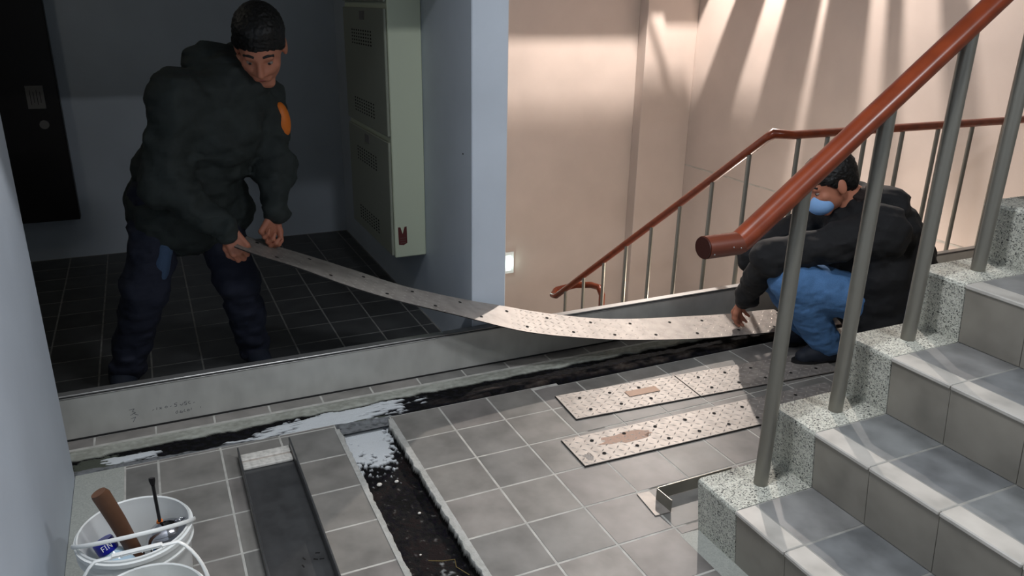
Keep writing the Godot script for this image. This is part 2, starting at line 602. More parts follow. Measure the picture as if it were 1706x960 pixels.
func unseen_well_lamp(p: Vector3, col: Color, e: float) -> void:
	var t := thing("unseen_stairwell_lamp", "unseen small round warm lamp lighting the stairwell and hall floor", "lamp", p)
	var g := Geo.new()
	g.ball(Vector3.ZERO, Vector3.ONE * 0.045)
	put("bulb", g, glow(col, 4.0), t)
	g = Geo.new()
	g.tube([Vector3(0, 0.045, 0), Vector3(0, 0.10, 0)], Vector2(0.03, 0.03), 10)
	g.tube([Vector3(0, 0.10, 0), Vector3(0, 0.46, 0)], Vector2(0.006, 0.006), 8)
	put("stem", g, M.lamp_shell, t)
	g = Geo.new()
	g.lathe([Vector2(0.030, 0.105), Vector2(0.09, 0.085), Vector2(0.165, -0.03), Vector2(0.162, -0.03), Vector2(0.088, 0.080), Vector2(0.030, 0.100)], 32)
	put("added_shade", g, M.blocker_brown, t)  # added hood, keeps lamp light off the ceiling and upper walls
	g = Geo.new()
	g.box2(Vector3(-0.9, -0.74, -0.32), Vector3(0.26, -0.72, 0.02), 0.004)
	g.tube([Vector3(-0.6, -0.72, -0.02), Vector3(-0.6, 0.46, -0.02)], Vector2(0.005, 0.005), 6)
	put("unseen_baffle", g, M.blocker_brown, t)  # out of view, cuts off the wall patch of light at its bottom
	var l := OmniLight3D.new()
	l.name = "unseen_stairwell_light"
	l.light_color = col
	l.light_energy = e
	l.light_size = 0.04
	l.omni_range = 14.0
	l.omni_attenuation = 2.0
	l.shadow_enabled = true
	t.add_child(l)

func unseen_lamp(p: Vector3, col: Color, e: float, label: String, stem: float) -> void:
	var t := thing("unseen_lamp", label, "lamp", p)
	var g := Geo.new()
	g.ball(Vector3.ZERO, Vector3(0.09, 0.05, 0.09))
	put("globe", g, glow(col, 1.5), t)
	g = Geo.new()
	g.tube([Vector3(0, 0.03, 0), Vector3(0, stem, 0)], Vector2(0.03, 0.03), 16)
	put("mount", g, M.lamp_shell, t)
	var l := OmniLight3D.new()
	l.name = "unseen_light"
	l.light_color = col
	l.light_energy = e
	l.light_size = 0.06
	l.omni_range = 12.0
	l.omni_attenuation = 2.0
	l.shadow_enabled = true
	t.add_child(l)

func shell() -> void:
	slab2("wall_left", Vector3(-0.56, -0.2, -2.595), Vector3(-0.361, 3.4, 2.1), M.paint, "pale blue grey painted wall at the left edge beside the buckets", "wall", 0.004)
	slab2("wall_middle", Vector3(1.17, -3.4, -6.3), Vector3(1.325, 3.4, -2.892), M.paint, "grey painted wall end between the dark room and the stairwell", "wall", 0.004)
	slab2("wall_room", Vector3(-2.4, -0.2, -5.4), Vector3(1.17, 3.4, -5.2), M.paint, "back wall of the dark room behind the standing man", "wall")
	slab2("wall_room_side", Vector3(-2.4, -0.2, -5.2), Vector3(-2.2, 3.4, -2.595), M.paint, "left wall of the dark room", "wall")
	slab2("wall_front", Vector3(-2.4, -0.2, -2.72), Vector3(-0.56, 3.4, -2.595), M.paint, "wall beside the opening of the dark room", "wall")
	slab2("wall_back", Vector3(1.325, -3.6, -6.4), Vector3(4.9, 3.4, -6.25), M.well_paint, "pinkish beige back wall of the stairwell with a bright patch of light", "wall")
	slab2("wall_right", Vector3(4.7, -3.6, -6.25), Vector3(4.9, 3.4, 2.1), M.well_paint, "pinkish beige stairwell side wall crossed by fanned bands of light", "wall")
	slab2("wall_corner", Vector3(4.15, -3.6, -6.25), Vector3(4.7, 3.4, -6.12), M.well_paint, "shallow pilaster in the far corner of the stairwell", "wall", 0.004)
	slab2("wall_hall", Vector3(-0.56, -0.2, 2.1), Vector3(4.9, 3.4, 2.3), M.paint, "wall of the hall behind the viewer", "wall")
	slab2("ceiling", Vector3(-2.4, 3.4, -6.4), Vector3(4.9, 3.6, 2.3), M.ceil, "white ceiling over hall and stairwell", "ceiling")
	slab2("trim_1", Vector3(4.697, 0.042, -6.12), Vector3(4.702, 0.054, -2.9), M.nosing, "thin level line along the stairwell side wall", "trim")
	slab2("trim_2", Vector3(-0.361, 1.72, -2.05), Vector3(0.70, 3.4, -1.95), M.paint, "unseen beam crossing the hall, keeping lamp light out of the dark room", "beam")  # out of view, placed to keep the hall lamp off the room
	slab2("trim_3", Vector3(1.325, 1.66, -2.98), Vector3(4.7, 3.4, -2.86), M.paint, "unseen deep beam above the stairwell edge, blocking hall light", "beam")  # out of view, placed to keep hall light off the stairwell walls
	slab2("trim_4", Vector3(-0.56, 1.75, -2.98), Vector3(1.325, 3.4, -2.86), M.paint, "unseen lintel above the opening, darkening the room behind", "beam")  # out of view, height set by how far light enters the room
	slab2("trim_5", Vector3(1.325, 2.03, -6.25), Vector3(4.15, 3.4, -5.75), M.blocker_brown, "unseen beam along the stairwell back wall, trimming the patch of light", "beam")  # out of view, shaped to give the wall patch its top edge
	slab2("trim_6", Vector3(4.15, 2.03, -6.12), Vector3(4.5, 3.4, -5.72), M.blocker_brown, "unseen end of the beam, trimming the light on the corner pilaster", "beam")  # out of view, carries that light edge across the pilaster

func tile_area(parent: Node3D, x0: float, x1: float, z0: float, z1: float, mats: Array, meshes: Dictionary, gap := 0.0068) -> void:
	var ox := 0.0925
	var oz := -2.3825
	var px := 0.2015
	var pz := 0.2003
	var i0 := int(floor((x0 - ox) / px))
	var i1 := int(ceil((x1 - ox) / px))
	var j0 := int(floor((z0 - oz) / pz))
	var j1 := int(ceil((z1 - oz) / pz))
	for i in range(i0, i1):
		for j in range(j0, j1):
			var a := maxf(ox + i * px, x0) + gap * 0.5
			var b := minf(ox + (i + 1) * px, x1) - gap * 0.5
			var c := maxf(oz + j * pz, z0) + gap * 0.5
			var d := minf(oz + (j + 1) * pz, z1) - gap * 0.5
			if b - a < 0.008 or d - c < 0.008:
				continue
			var key := "%.3f %.3f" % [b - a, d - c]
			if not meshes.has(key):
				var g := Geo.new()
				g.box(Vector3(0, -0.008, 0), Vector3(b - a, 0.016, d - c), 0.0010)
				meshes[key] = g.mesh()
			var tilt := Basis.from_euler(Vector3(rng.randf_range(-1, 1), 0, rng.randf_range(-1, 1)) * 0.0014)
			put_mesh("tile", meshes[key], mats[rng.randi() % mats.size()], parent, Transform3D(tilt, Vector3((a + b) * 0.5, rng.randf_range(-0.0003, 0.0003), (c + d) * 0.5)))

func relief(called: String, x0: float, x1: float, nx: int, z0: float, z1: float, nz: int, fn: Callable, parent: Node) -> MeshInstance3D:
	var g := Geo.new()
	for j in nz + 1:
		for i in nx + 1:
			var x := lerpf(x0, x1, float(i) / nx)
			var z := lerpf(z0, z1, float(j) / nz)
			var r: Array = fn.call(x, z)
			g.cur = r[1]
			g.vert(Vector3(x, r[0], z), Vector3.UP)
	var w := nx + 1
	for j in nz + 1:
		for i in nx + 1:
			var l := g.v[j * w + maxi(i - 1, 0)]
			var r := g.v[j * w + mini(i + 1, nx)]
			var u := g.v[maxi(j - 1, 0) * w + i]
			var d := g.v[mini(j + 1, nz) * w + i]
			g.n[j * w + i] = (d - u).cross(r - l).normalized()
	for j in nz:
		for i in nx:
			var a := j * w + i
			g.tri(a, a + 1, a + w + 1); g.tri(a, a + w + 1, a + w)
	return put(called, g, M.vcol, parent)

func floors() -> void:
	var gs := Geo.new()
	gs.box2(Vector3(-0.56, -0.18, -2.90), Vector3(4.7, -0.06, 2.1))
	var fl := put("floor", gs, M.concrete)
	struct(fl, "grey tiled hall floor with open black trenches", "floor")
	var beds := [[-0.36, 0.496, -2.60, 2.1], [0.700, 1.42, -2.575, 2.1], [1.345, 4.7, -2.556, -1.39], [-0.62, 4.7, -2.886, -2.772], [0.496, 0.700, -1.0, 2.1], [1.345, 4.7, 0.1, 2.1]]
	for b in beds:
		var g := Geo.new()
		g.box2(Vector3(b[0], -0.06, b[2]), Vector3(b[1], -0.0009, b[3]))
		put("grout_bed", g, M.grout, fl)
	var meshes := {}
	tile_area(fl, -0.212, 0.496, -2.60, 0.2, M.tiles, meshes)
	tile_area(fl, 0.700, 1.3015, -2.575, 0.2, M.tiles, meshes)
	tile_area(fl, 1.3015, 3.6, -2.556, -1.545, M.tiles, meshes)
	tile_area(fl, -0.52, 2.9, -2.849, -2.775, M.tiles, meshes)
	for r in [[-0.36, -0.214, -2.60, 0.6], [1.294, 1.366, -1.545, 0.2]]:
		var g := Geo.new()
		g.box2(Vector3(r[0], -0.016, r[2]), Vector3(r[1], 0.0005, r[3]), 0.001)
		put("terrazzo_border", g, M.terrazzo_pale, fl)
	# the long trench along the kerb
	var na := FastNoiseLite.new()
	na.seed = 4; na.frequency = 5.0; na.fractal_octaves = 3
	var nb := FastNoiseLite.new()
	nb.seed = 9; nb.frequency = 34.0; nb.fractal_octaves = 3
	var black := Color(0.006, 0.006, 0.0075)
	var brown := Color(0.045, 0.034, 0.028)
	var mort := Color(0.26, 0.27, 0.235)
	var plas := Color(0.58, 0.61, 0.63)
	var green := Color(0.075, 0.085, 0.07)
	var near_pts := [[-0.4, -2.645], [-0.1, -2.628], [0.64, -2.60], [1.1, -2.562], [1.33, -2.55], [4.0, -2.55]]
	var near_edge := func(x: float) -> float:
		for i in range(1, near_pts.size()):
			if x <= near_pts[i][0]:
				return lerpf(near_pts[i - 1][1], near_pts[i][1], (x - near_pts[i - 1][0]) / (near_pts[i][0] - near_pts[i - 1][0]))
		return -2.55
	var long_fn := func(x: float, z: float) -> Array:
		var a := na.get_noise_2d(x, z * 2.0)
		var b := nb.get_noise_2d(x, z)
		var fe := -2.708 + 0.016 * na.get_noise_2d(x * 1.5, 7.0) + 0.003 * nb.get_noise_2d(x * 0.5, 3.0)
		var ne: float = near_edge.call(x) + 0.010 * na.get_noise_2d(x * 2.0, 30.0) + 0.003 * nb.get_noise_2d(x * 0.6, 11.0)
		if z < fe:
			var y := 0.0015 + 0.003 * a + 0.0012 * b
			if z < -2.757:
				y = 0.003 * b - 0.001
			var k := clampf((fe - z) / 0.010, 0.0, 1.0)
			var mc := mort.lerp(Color(0.36, 0.37, 0.33), clampf(0.5 + a + b, 0, 1))
			return [lerpf(-0.012, y, k), black.lerp(mc, smoothstep(0.35, 0.7, k))]
		if z > ne:
			var k2 := clampf((z - ne) / 0.010, 0.0, 1.0)
			return [lerpf(-0.012, -0.0012 - (0.006 if z > ne + 0.03 else 0.0), k2), black.lerp(Color(0.17, 0.18, 0.185), clampf(k2 * 1.2 - 0.2 + b, 0, 1))]
		var t := (z - fe) / maxf(ne - fe, 0.01)
		var y2 := -0.013 + 0.006 * a + 0.002 * b
		var c := black.lerp(Color(0.011, 0.011, 0.013), clampf(b * 2.0, 0, 1))
		# a raised brown ridge of old bedding along the right half
		if x > 0.85:
			var rid := 1.0 - absf(t - 0.56 - 0.10 * a) / 0.20
			if rid > 0.0:
				var s := clampf(rid * 3.0, 0, 1) * clampf((x - 0.85) * 4.0, 0, 1)
				y2 += 0.012 * s
				c = c.lerp(brown.lerp(Color(0.10, 0.085, 0.075), clampf(0.4 + b, 0, 1)), s * clampf(0.45 + 1.6 * a, 0, 1))
		# white levelling compound
		var bs := nb.get_noise_2d(x * 0.28, z * 1.7)
		var p1 := 1.0 - Vector2((x - 0.52) / 0.27, (z + 2.655 + (x - 0.52) * 0.10) / 0.085).length() + 0.55 * a + 0.75 * bs
		var p2 := 1.0 - Vector2((x + 0.19) / 0.10, (z + 2.665) / 0.022).length() + 0.4 * a + 0.8 * bs
		var p := maxf(p1, p2)
		if p > 0.0:
			var k3 := clampf(p * 7.0, 0, 1)
			y2 = lerpf(y2, -0.006 + 0.001 * b, k3)
			c = c.lerp(plas, k3)
		var gsp := 1.0 - Vector2((x - 0.62) / 0.13, (z + 2.585) / 0.03).length() + 0.4 * b
		var gs2 := 1.0 - Vector2((x + 0.30) / 0.09, (z + 2.66) / 0.07).length() + 0.4 * b
		var q := maxf(gsp, gs2)
		if q > 0.0 and p <= 0.2:
			c = c.lerp(green, clampf(q * 4.0, 0, 1)); y2 = lerpf(y2, -0.008, clampf(q * 4.0, 0, 1))
		return [y2, c]
	relief("trench", -0.45, 3.4, 700, -2.772, -2.525, 100, long_fn, fl)
	# the trench that runs towards the viewer
	var short_fn := func(x: float, z: float) -> Array:
		var a := na.get_noise_2d(x * 1.5, z)
		var b := nb.get_noise_2d(x, z)
		var le := 0.510 + 0.006 * na.get_noise_2d(3.0, z * 3.0) + 0.002 * nb.get_noise_2d(1.0, z * 0.5)
		var re := 0.680 + 0.008 * na.get_noise_2d(9.0, z * 3.0) + 0.003 * nb.get_noise_2d(5.0, z * 0.5)
		if x < le or x > re:
			var k := clampf((le - x if x < le else x - re) / 0.004, 0, 1)
			return [lerpf(-0.026, 0.002 + 0.001 * b, k), Color(0.34, 0.345, 0.32).lerp(Color(0.42, 0.42, 0.40), clampf(0.5 + a + b, 0, 1)) * smoothstep(0.45, 0.75, k)]
		var y := -0.034 + 0.004 * a + 0.0015 * b
		var c := black.lerp(Color(0.013, 0.0115, 0.010), clampf(0.5 + 1.4 * a + b, 0, 1))
		if b > 0.5:
			c = c.lerp(Color(0.10, 0.098, 0.095), clampf((b - 0.5) * 4.0, 0, 1))
		var p := (-2.30 - z) * 9.0 + 0.9 * a + 1.5 * b - (clampf((x - 0.625) * 26.0, 0, 1) * 1.1)
		if p > 0.0:
			var k3 := clampf(p * 2.5, 0, 1)
			c = c.lerp(plas, k3); y = lerpf(y, -0.026, k3)
		var p2 := 1.0 - Vector2((x - 0.615) / 0.022, (z + 1.62) / 0.10).length() + 0.9 * b
		if p2 > 0.0:
			c = c.lerp(Color(0.3, 0.31, 0.31), clampf(p2 * 2.0, 0, 1) * 0.8)
		return [y, c]
	relief("cross_trench", 0.488, 0.708, 110, -2.556, -0.95, 400, short_fn, fl)
	for d in [[0.61, -2.185, 0.008, "roundish white mortar crumb just below the white patch of the cross trench"], [0.552, -2.19, 0.010, "largest white mortar crumb, at the left edge of the cross trench below the white patch"], [0.625, -1.99, 0.006, "lone white mortar crumb halfway down the right side of the cross trench"], [0.565, -1.80, 0.004, "tiny white mortar crumb left of the straw in the cross trench"]]:
		var g := Geo.new()
		g.ball(Vector3(d[0], -0.024, d[1]), Vector3(d[2], d[2] * 0.6, d[2] * 0.8), Basis(), 7, 4)
		tag(put("mortar_crumb", g, M.foam), d[3], "crumb", "mortar crumbs in the cross trench")
	var gt := Geo.new()
	gt.tube([Vector3(0.575, -0.018, -1.76), Vector3(0.61, -0.012, -1.735), Vector3(0.645, -0.014, -1.73), Vector3(0.638, -0.015, -1.70), Vector3(0.66, -0.016, -1.655)], Vector2(0.0012, 0.0012), 5)
	tag(put("straw", gt, M.straw), "thin dry straw stalk lying in the black trench", "straw")
	# floor of the dark room
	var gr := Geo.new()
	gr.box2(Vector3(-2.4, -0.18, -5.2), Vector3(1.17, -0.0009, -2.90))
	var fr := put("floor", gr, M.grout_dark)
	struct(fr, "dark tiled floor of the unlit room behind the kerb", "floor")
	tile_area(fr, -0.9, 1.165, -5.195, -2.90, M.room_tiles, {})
	# lower landing and bottom of the stairwell
	slab2("floor_lower", Vector3(1.325, -1.86, -6.25), Vector3(4.7, -1.71, -5.26), M.concrete, "lower landing of the stairwell", "floor")
	slab2("floor_bottom", Vector3(1.325, -3.6, -6.25), Vector3(4.9, -3.4, 2.1), M.concrete, "bottom of the stairwell", "floor")

const RISE := 0.1865
const RUN := 0.2535
const SX := 1.340

func staircase() -> void:
	var t := thing("staircase", "grey tiled staircase with speckled terrazzo ends rising to the right", "staircase", Vector3(SX, 0, -0.7))
	var cuts := [-1.378, -1.190, -0.983, -0.780, -0.578, -0.376, -0.174, 0.028, 0.1]
	var meshes := {}
	for k in range(1, 10):
		var x := SX + RUN * (k - 1)
		var y := RISE * k
		var nx := x + RUN
		var g := Geo.new()
		var core := PackedVector2Array([Vector2(x + 0.005, y - 0.0016), Vector2(x + 0.005, y - 0.012), Vector2(x + 0.0265, y - RISE), Vector2(x + 0.0265, 0.0), Vector2(nx + 0.03, 0.0), Vector2(nx + 0.03, y - 0.0024)])
		if k == 1:
			core.remove_at(3)
		for i in core.size():
			core[i] -= Vector2(t.position.x, 0)
		g.slab(core, -1.3785 - t.position.z, 0.1 - t.position.z)
		var st := put("step", g, M.stair_grout, t)
		g = Geo.new()
		var o := PackedVector2Array([Vector2(x + 0.012, y), Vector2(x + 0.004, y - 0.003), Vector2(x, y - 0.011), Vector2(x + 0.022, y - RISE), Vector2(x + 0.022, maxf(y - RISE - 0.1, 0)), Vector2(nx + 0.03, maxf(y - RISE - 0.1, 0)), Vector2(nx + 0.03, y)])
		if k == 1:
			o.remove_at(4)
		for i in o.size():
			o[i] -= Vector2(t.position.x, 0)
		g.slab(o, -1.545 - t.position.z, -1.3785 - t.position.z)
		put("terrazzo_end", g, M.terrazzo, st)
		for i in cuts.size() - 1:
			var z0: float = cuts[i] + 0.0028
			var z1: float = cuts[i + 1] - 0.0028
			var zc := (z0 + z1) * 0.5
			var w := z1 - z0
			g = Geo.new()
			var ang := atan2(0.022, RISE)
			g.box(Vector3.ZERO, Vector3(0.012, RISE - 0.012, w + 0.0042), 0.0007, Basis(Vector3.BACK, ang))
			put("riser_tile", g, M.riser, st, Transform3D(Basis(), sub(t, Vector3(x + 0.012 + 0.007, y - RISE * 0.5 - 0.006, zc))))
			g = Geo.new()
			g.box(Vector3.ZERO, Vector3(0.070, 0.013, w + 0.0036), 0.003)
			put("nosing_tile", g, M.nosing, st, Transform3D(Basis(), sub(t, Vector3(x + 0.031, y - 0.0065, zc))))
			g = Geo.new()
			g.box(Vector3.ZERO, Vector3(RUN - 0.045, 0.012, w), 0.0012)
			put("tread_tile", g, M.tread[rng.randi() % 3], st, Transform3D(Basis(), sub(t, Vector3(x + 0.069 + (RUN - 0.045) * 0.5, y - 0.0075, zc))))
	slab2("floor_upper", Vector3(SX + RUN * 9 + 0.04, 0.0, -1.532), Vector3(4.7, RISE * 9, 0.1), M.concrete, "block of the upper landing at the head of the staircase", "floor")

func kerb() -> void:
	var t := thing("steel_kerb", "long low brushed steel kerb panel standing between hall and dark room", "kerb", Vector3(0, 0, -2.868))
	var g := Geo.new()
	g.box2(Vector3(-0.55, 0.0, -0.018), Vector3(4.7, 0.166, 0.019), 0.002)
	put("panel", g, M.steel, t)
	g = Geo.new()
	g.box2(Vector3(-0.55, 0.166, -0.021), Vector3(4.7, 0.176, 0.016), 0.002)
	put("top_cap", g, M.steel_cap, t)
	g = Geo.new()
	g.tube([Vector3(-0.55, 0.1655, 0.0195), Vector3(4.7, 0.1655, 0.0195)], Vector2(0.0016, 0.0022), 8)
	put("bead", g, M.steel_cap, t)
	g = Geo.new()
	g.box2(Vector3(-0.55, 0.1685, 0.0150), Vector3(4.7, 0.1708, 0.0170))
	g.box2(Vector3(-0.55, 0.0, 0.018), Vector3(4.7, 0.007, 0.021))
	put("dark_seam", g, M.seam, t)
	# pen marks on the steel
	g = Geo.new()
	var marks := [
		[[-0.188, 0.082], [-0.170, 0.084], [-0.178, 0.074], [-0.168, 0.068], [-0.186, 0.060]], [[-0.176, 0.066], [-0.160, 0.056]], [[-0.186, 0.046], [-0.170, 0.050], [-0.180, 0.032]],
		[[-0.112, 0.064], [-0.106, 0.068]], [[-0.096, 0.074], [-0.098, 0.064]], [[-0.088, 0.072], [-0.080, 0.064]], [[-0.080, 0.072], [-0.088, 0.064]],
		[[-0.070, 0.068], [-0.064, 0.073], [-0.060, 0.068], [-0.065, 0.064], [-0.070, 0.068]], [[-0.052, 0.067], [-0.046, 0.069]],
		[[-0.026, 0.078], [-0.036, 0.077], [-0.036, 0.072], [-0.028, 0.070], [-0.030, 0.064], [-0.037, 0.064]],
		[[-0.018, 0.070], [-0.012, 0.064], [-0.006, 0.073]], [[0.006, 0.078], [-0.002, 0.076], [-0.002, 0.072], [0.006, 0.070], [0.004, 0.064], [-0.003, 0.064]],
		[[0.018, 0.076], [0.011, 0.073], [0.014, 0.065], [0.020, 0.066]], [[0.028, 0.066], [0.034, 0.069]],
		[[-0.036, 0.040], [-0.030, 0.046], [-0.028, 0.038], [-0.034, 0.034], [-0.036, 0.040]], [[-0.018, 0.044], [-0.022, 0.036], [-0.014, 0.034], [-0.012, 0.040], [-0.020, 0.041]],
		[[-0.004, 0.046], [-0.008, 0.038], [-0.001, 0.036]], [[0.008, 0.046], [0.004, 0.038], [0.010, 0.036], [0.012, 0.042], [0.006, 0.043]], [[0.020, 0.047], [0.017, 0.038]], [[0.052, 0.046], [0.050, 0.040]]]
	for st in marks:
		for i in st.size() - 1:
			var a := Vector2(st[i][0], st[i][1])
			var b := Vector2(st[i + 1][0], st[i + 1][1])
			var d := (b - a).normalized()
			var s := Vector2(-d.y, d.x) * 0.0007
			g.quad(Vector3(a.x + s.x, a.y + s.y, 0.0194), Vector3(b.x + s.x, b.y + s.y, 0.0194), Vector3(b.x - s.x, b.y - s.y, 0.0194), Vector3(a.x - s.x, a.y - s.y, 0.0194), Vector3.BACK)
	put("pen_writing", g, M.ink, t).set_meta("label", "faint handwritten pen marks on the steel")

func stair_railing() -> void:
	var z := -1.453
	var t := thing("stair_railing", "varnished wooden handrail on steel posts along the rising staircase", "railing", Vector3(SX, 0, z))
	var path := [Vector3(1.212, 0.938, z), Vector3(1.300, 0.938, z)]
	var x := 1.315
	while x < 3.7:
		path.append(Vector3(x, 0.938 + (x - 1.303) * 0.749, z))
		x += 0.2
	var r := Vector2(0.031, 0.0285)
	var p2 := path.slice(1).map(func(p): return sub(t, p))
	var g := Geo.new()
	g.tube(p2, r, 24)
	put("handrail", g, M.rail, t)
	g = Geo.new()
	g.tube([sub(t, Vector3(1.196, 0.938, z)), sub(t, Vector3(1.302, 0.938, z))], r * 1.005, 24)
	put("handrail_end", g, M.rail_cap, t)
	g = Geo.new()
	g.tube([sub(t, Vector3(1.192, 0.938, z)), sub(t, Vector3(1.197, 0.938, z))], r * 0.94, 24)
	put("end_grain", g, M.rail_end, t)
	for d in [Vector3(1.262, 0.940, z + 0.0315), Vector3(1.285, 0.936, z + 0.0315), Vector3(1.205, 0.928, z + 0.0312)]:
		g = Geo.new()
		g.ball(sub(t, d), Vector3(0.0022, 0.0022, 0.0012), Basis(), 8, 5)
		put("nail", g, M.steel_cap, t)
	for k in range(1, 10):
		var px := SX + RUN * (k - 1) + 0.153
		g = Geo.new()
		g.tube([sub(t, Vector3(px, RISE * k - 0.002, z)), sub(t, Vector3(px, 0.938 + (px - 1.303) * 0.749 - 0.012, z))], Vector2(0.0205, 0.0205), 20)
		put("post", g, M.post, t)

func well_railing() -> void:
	var t := thing("stairwell_railing", "thin wooden handrail on steel balusters around the descending stairwell", "railing", Vector3(2.74, 0, -2.915))
	var r := Vector2(0.025, 0.0215)
	var g := Geo.new()
	var pts := [Vector3(4.7, 0.905, -2.915), Vector3(3.8, 0.905, -2.915), Vector3(2.87, 0.905, -2.915), Vector3(2.752, 0.918, -2.918), Vector3(2.74, 0.895, -2.945)]
	for i in range(1, 9):
		var z := -2.945 - i * 0.26
		pts.append(Vector3(2.74, 0.895 - i * 0.26 * 0.744, z))
	pts.append(Vector3(2.745, -0.668, -5.09))
	pts.append(Vector3(2.80, -0.650, -5.14))
	g.tube(pts.map(func(p): return sub(t, p)), r, 14)
	put("handrail", g, M.rail, t)
	g = Geo.new()
	var p3 := [Vector3(2.80, -0.650, -5.14), Vector3(2.93, -0.60, -5.06), Vector3(2.95, -0.535, -4.86), Vector3(2.95, -0.515, -4.74), Vector3(2.95, -0.56, -4.695), Vector3(2.95, -0.75, -4.69), Vector3(2.95, -1.71, -4.69)]
	g.tube(p3.map(func(p): return sub(t, p)), r, 14, Vector3.RIGHT)
	put("return_rail", g, M.rail, t)
	for i in 9:
		var z := -3.055 - 0.2605 * i
		if z < -4.95:
			break
		var y := 0.895 + (z + 2.945) * 0.744
		g = Geo.new()
		g.tube([sub(t, Vector3(2.74, -0.19 * (i + 1) - 0.01, z)), sub(t, Vector3(2.74, y, z))], Vector2(0.0118, 0.0118), 12)
		put("baluster", g, M.post, t)
	for x in [2.915, 3.105, 3.365, 3.638, 3.911, 4.187, 4.457]:
		g = Geo.new()
		g.tube([sub(t, Vector3(x, -0.10, -2.915)), sub(t, Vector3(x, 0.90, -2.915))], Vector2(0.0118, 0.0118), 12)
		put("baluster", g, M.post, t)

func lower_flights() -> void:
	var t := thing("lower_staircase", "concrete flight going down behind the steel kerb", "staircase", Vector3(2.0, -0.19, -2.95))
	for i in 9:
		var z := -2.925 - 0.2605 * i
		var y := -0.19 * (i + 1)
		var g := Geo.new()
		g.box2(sub(t, Vector3(1.326, y - 0.28, z - 0.275)), sub(t, Vector3(2.78, y, z)), 0.003)
		put("step", g, M.tread[0], t)
	var t2 := thing("lower_staircase", "second concrete flight going further down below the landing", "staircase", Vector3(3.8, -1.9, -5.2))
	for i in 8:
		var z := -5.26 + 0.26 * i
		var y := -1.71 - 0.19 * (i + 1)
		var g := Geo.new()
		g.box2(sub(t2, Vector3(2.86, y - 0.25, z)), sub(t2, Vector3(4.69, y, z + 0.275)), 0.003)
		put("step", g, M.tread[1], t2)
	slab2("trim_7", Vector3(1.325, -0.30, -2.90), Vector3(4.7, -0.06, -2.80), M.concrete, "edge of the hall slab above the descending flight", "slab edge")

func wall_cabinet() -> void:
	var t := thing("wall_cabinet", "cream metal meter cabinet with perforated doors hung on the grey wall", "cabinet", Vector3(1.085, 0.315, -3.87))
	var x0 := 1.0
	var zf := -3.487
	var zb := -4.255
	var g := Geo.new()
	g.box2(sub(t, Vector3(x0 + 0.014, 0.325, zb)), sub(t, Vector3(1.169, 2.05, zf)), 0.004)
	put("body", g, M.cream, t)
	for d in [[0.335, 0.878], [0.905, 1.46], [1.487, 2.03]]:
		g = Geo.new()
		g.box2(sub(t, Vector3(x0, d[0], zb + 0.012)), sub(t, Vector3(x0 + 0.0135, d[1], zf - 0.010)), 0.003)
		var dr := put("door", g, M.cream_shaded, t)
		for vy in [d[1] - 0.135, d[0] + 0.09]:
			g = Geo.new()
			for i in 9:
				for j in 5:
					var c := Vector3(x0 - 0.0004, vy + 0.030 - j * 0.0155, -3.72 - i * 0.043)
					g.tube([sub(t, c), sub(t, c + Vector3(0.001, 0, 0))], Vector2(0.012, 0.0045), 8)
			put("vent", g, M.hole, dr)
		g = Geo.new()
		g.box2(sub(t, Vector3(x0 - 0.004, d[1] - 0.055, -3.90)), sub(t, Vector3(x0, d[1] - 0.015, -3.82)), 0.001)
		put("lock_plate", g, M.plaque, dr)
	# cut paper sticker on the side
	g = Geo.new()
	var o := PackedVector2Array([Vector2(-0.022, 0.044), Vector2(-0.010, 0.044), Vector2(0.0, 0.010), Vector2(0.010, 0.044), Vector2(0.021, 0.046), Vector2(0.022, -0.036), Vector2(0.004, -0.046), Vector2(-0.020, -0.042)])
	g.slab(o, 0.0, 0.0012, Transform3D(Basis(), sub(t, Vector3(1.052, 0.432, zf))))
	put("sticker", g, M.maroon, t).set_meta("label", "dark red notched sticker")
	g = Geo.new()
	for i in 3:
		g.box(sub(t, Vector3(1.053, 0.398 + i * 0.012, zf + 0.0014)), Vector3(0.026, 0.0012, 0.0004))
	put("sticker_print", g, M.plaque, t)
	# anchor hole in the wall beside it
	g = Geo.new()
	g.tube([Vector3(1.169, 0.905, -2.99), Vector3(1.1705, 0.905, -2.99)], Vector2(0.005, 0.004), 10)
	tag(put("wall_plug", g, M.hole), "tiny black hole in the grey wall right of the cream cabinet", "hole")

func dark_cabinet() -> void:
	var t := thing("dark_cabinet", "tall near-black cabinet with a small plate on the dim back wall", "cabinet", Vector3(-0.85, 0.25, -5.14))
	var g := Geo.new()
	g.box2(sub(t, Vector3(-1.3, 0.25, -5.2)), sub(t, Vector3(-0.418, 2.1, -5.12)), 0.004)
	put("body", g, M.dark_door, t)
	g = Geo.new()
	g.box2(sub(t, Vector3(-0.575, 0.895, -5.12)), sub(t, Vector3(-0.488, 1.02, -5.116)), 0.001)
	var pl := put("name_plate", g, M.plaque, t)
	g = Geo.new()
	for i in 4:
		g.box(sub(t, Vector3(-0.555 + i * 0.016, 0.957, -5.1155)), Vector3(0.003, 0.08 - (i % 2) * 0.02, 0.0006))
	put("print", g, M.dark_door, pl)
	g = Geo.new()
	g.tube([sub(t, Vector3(-0.512, 0.808, -5.12)), sub(t, Vector3(-0.512, 0.808, -5.106))], Vector2(0.024, 0.024), 20)
	put("lock_knob", g, M.plaque, t)

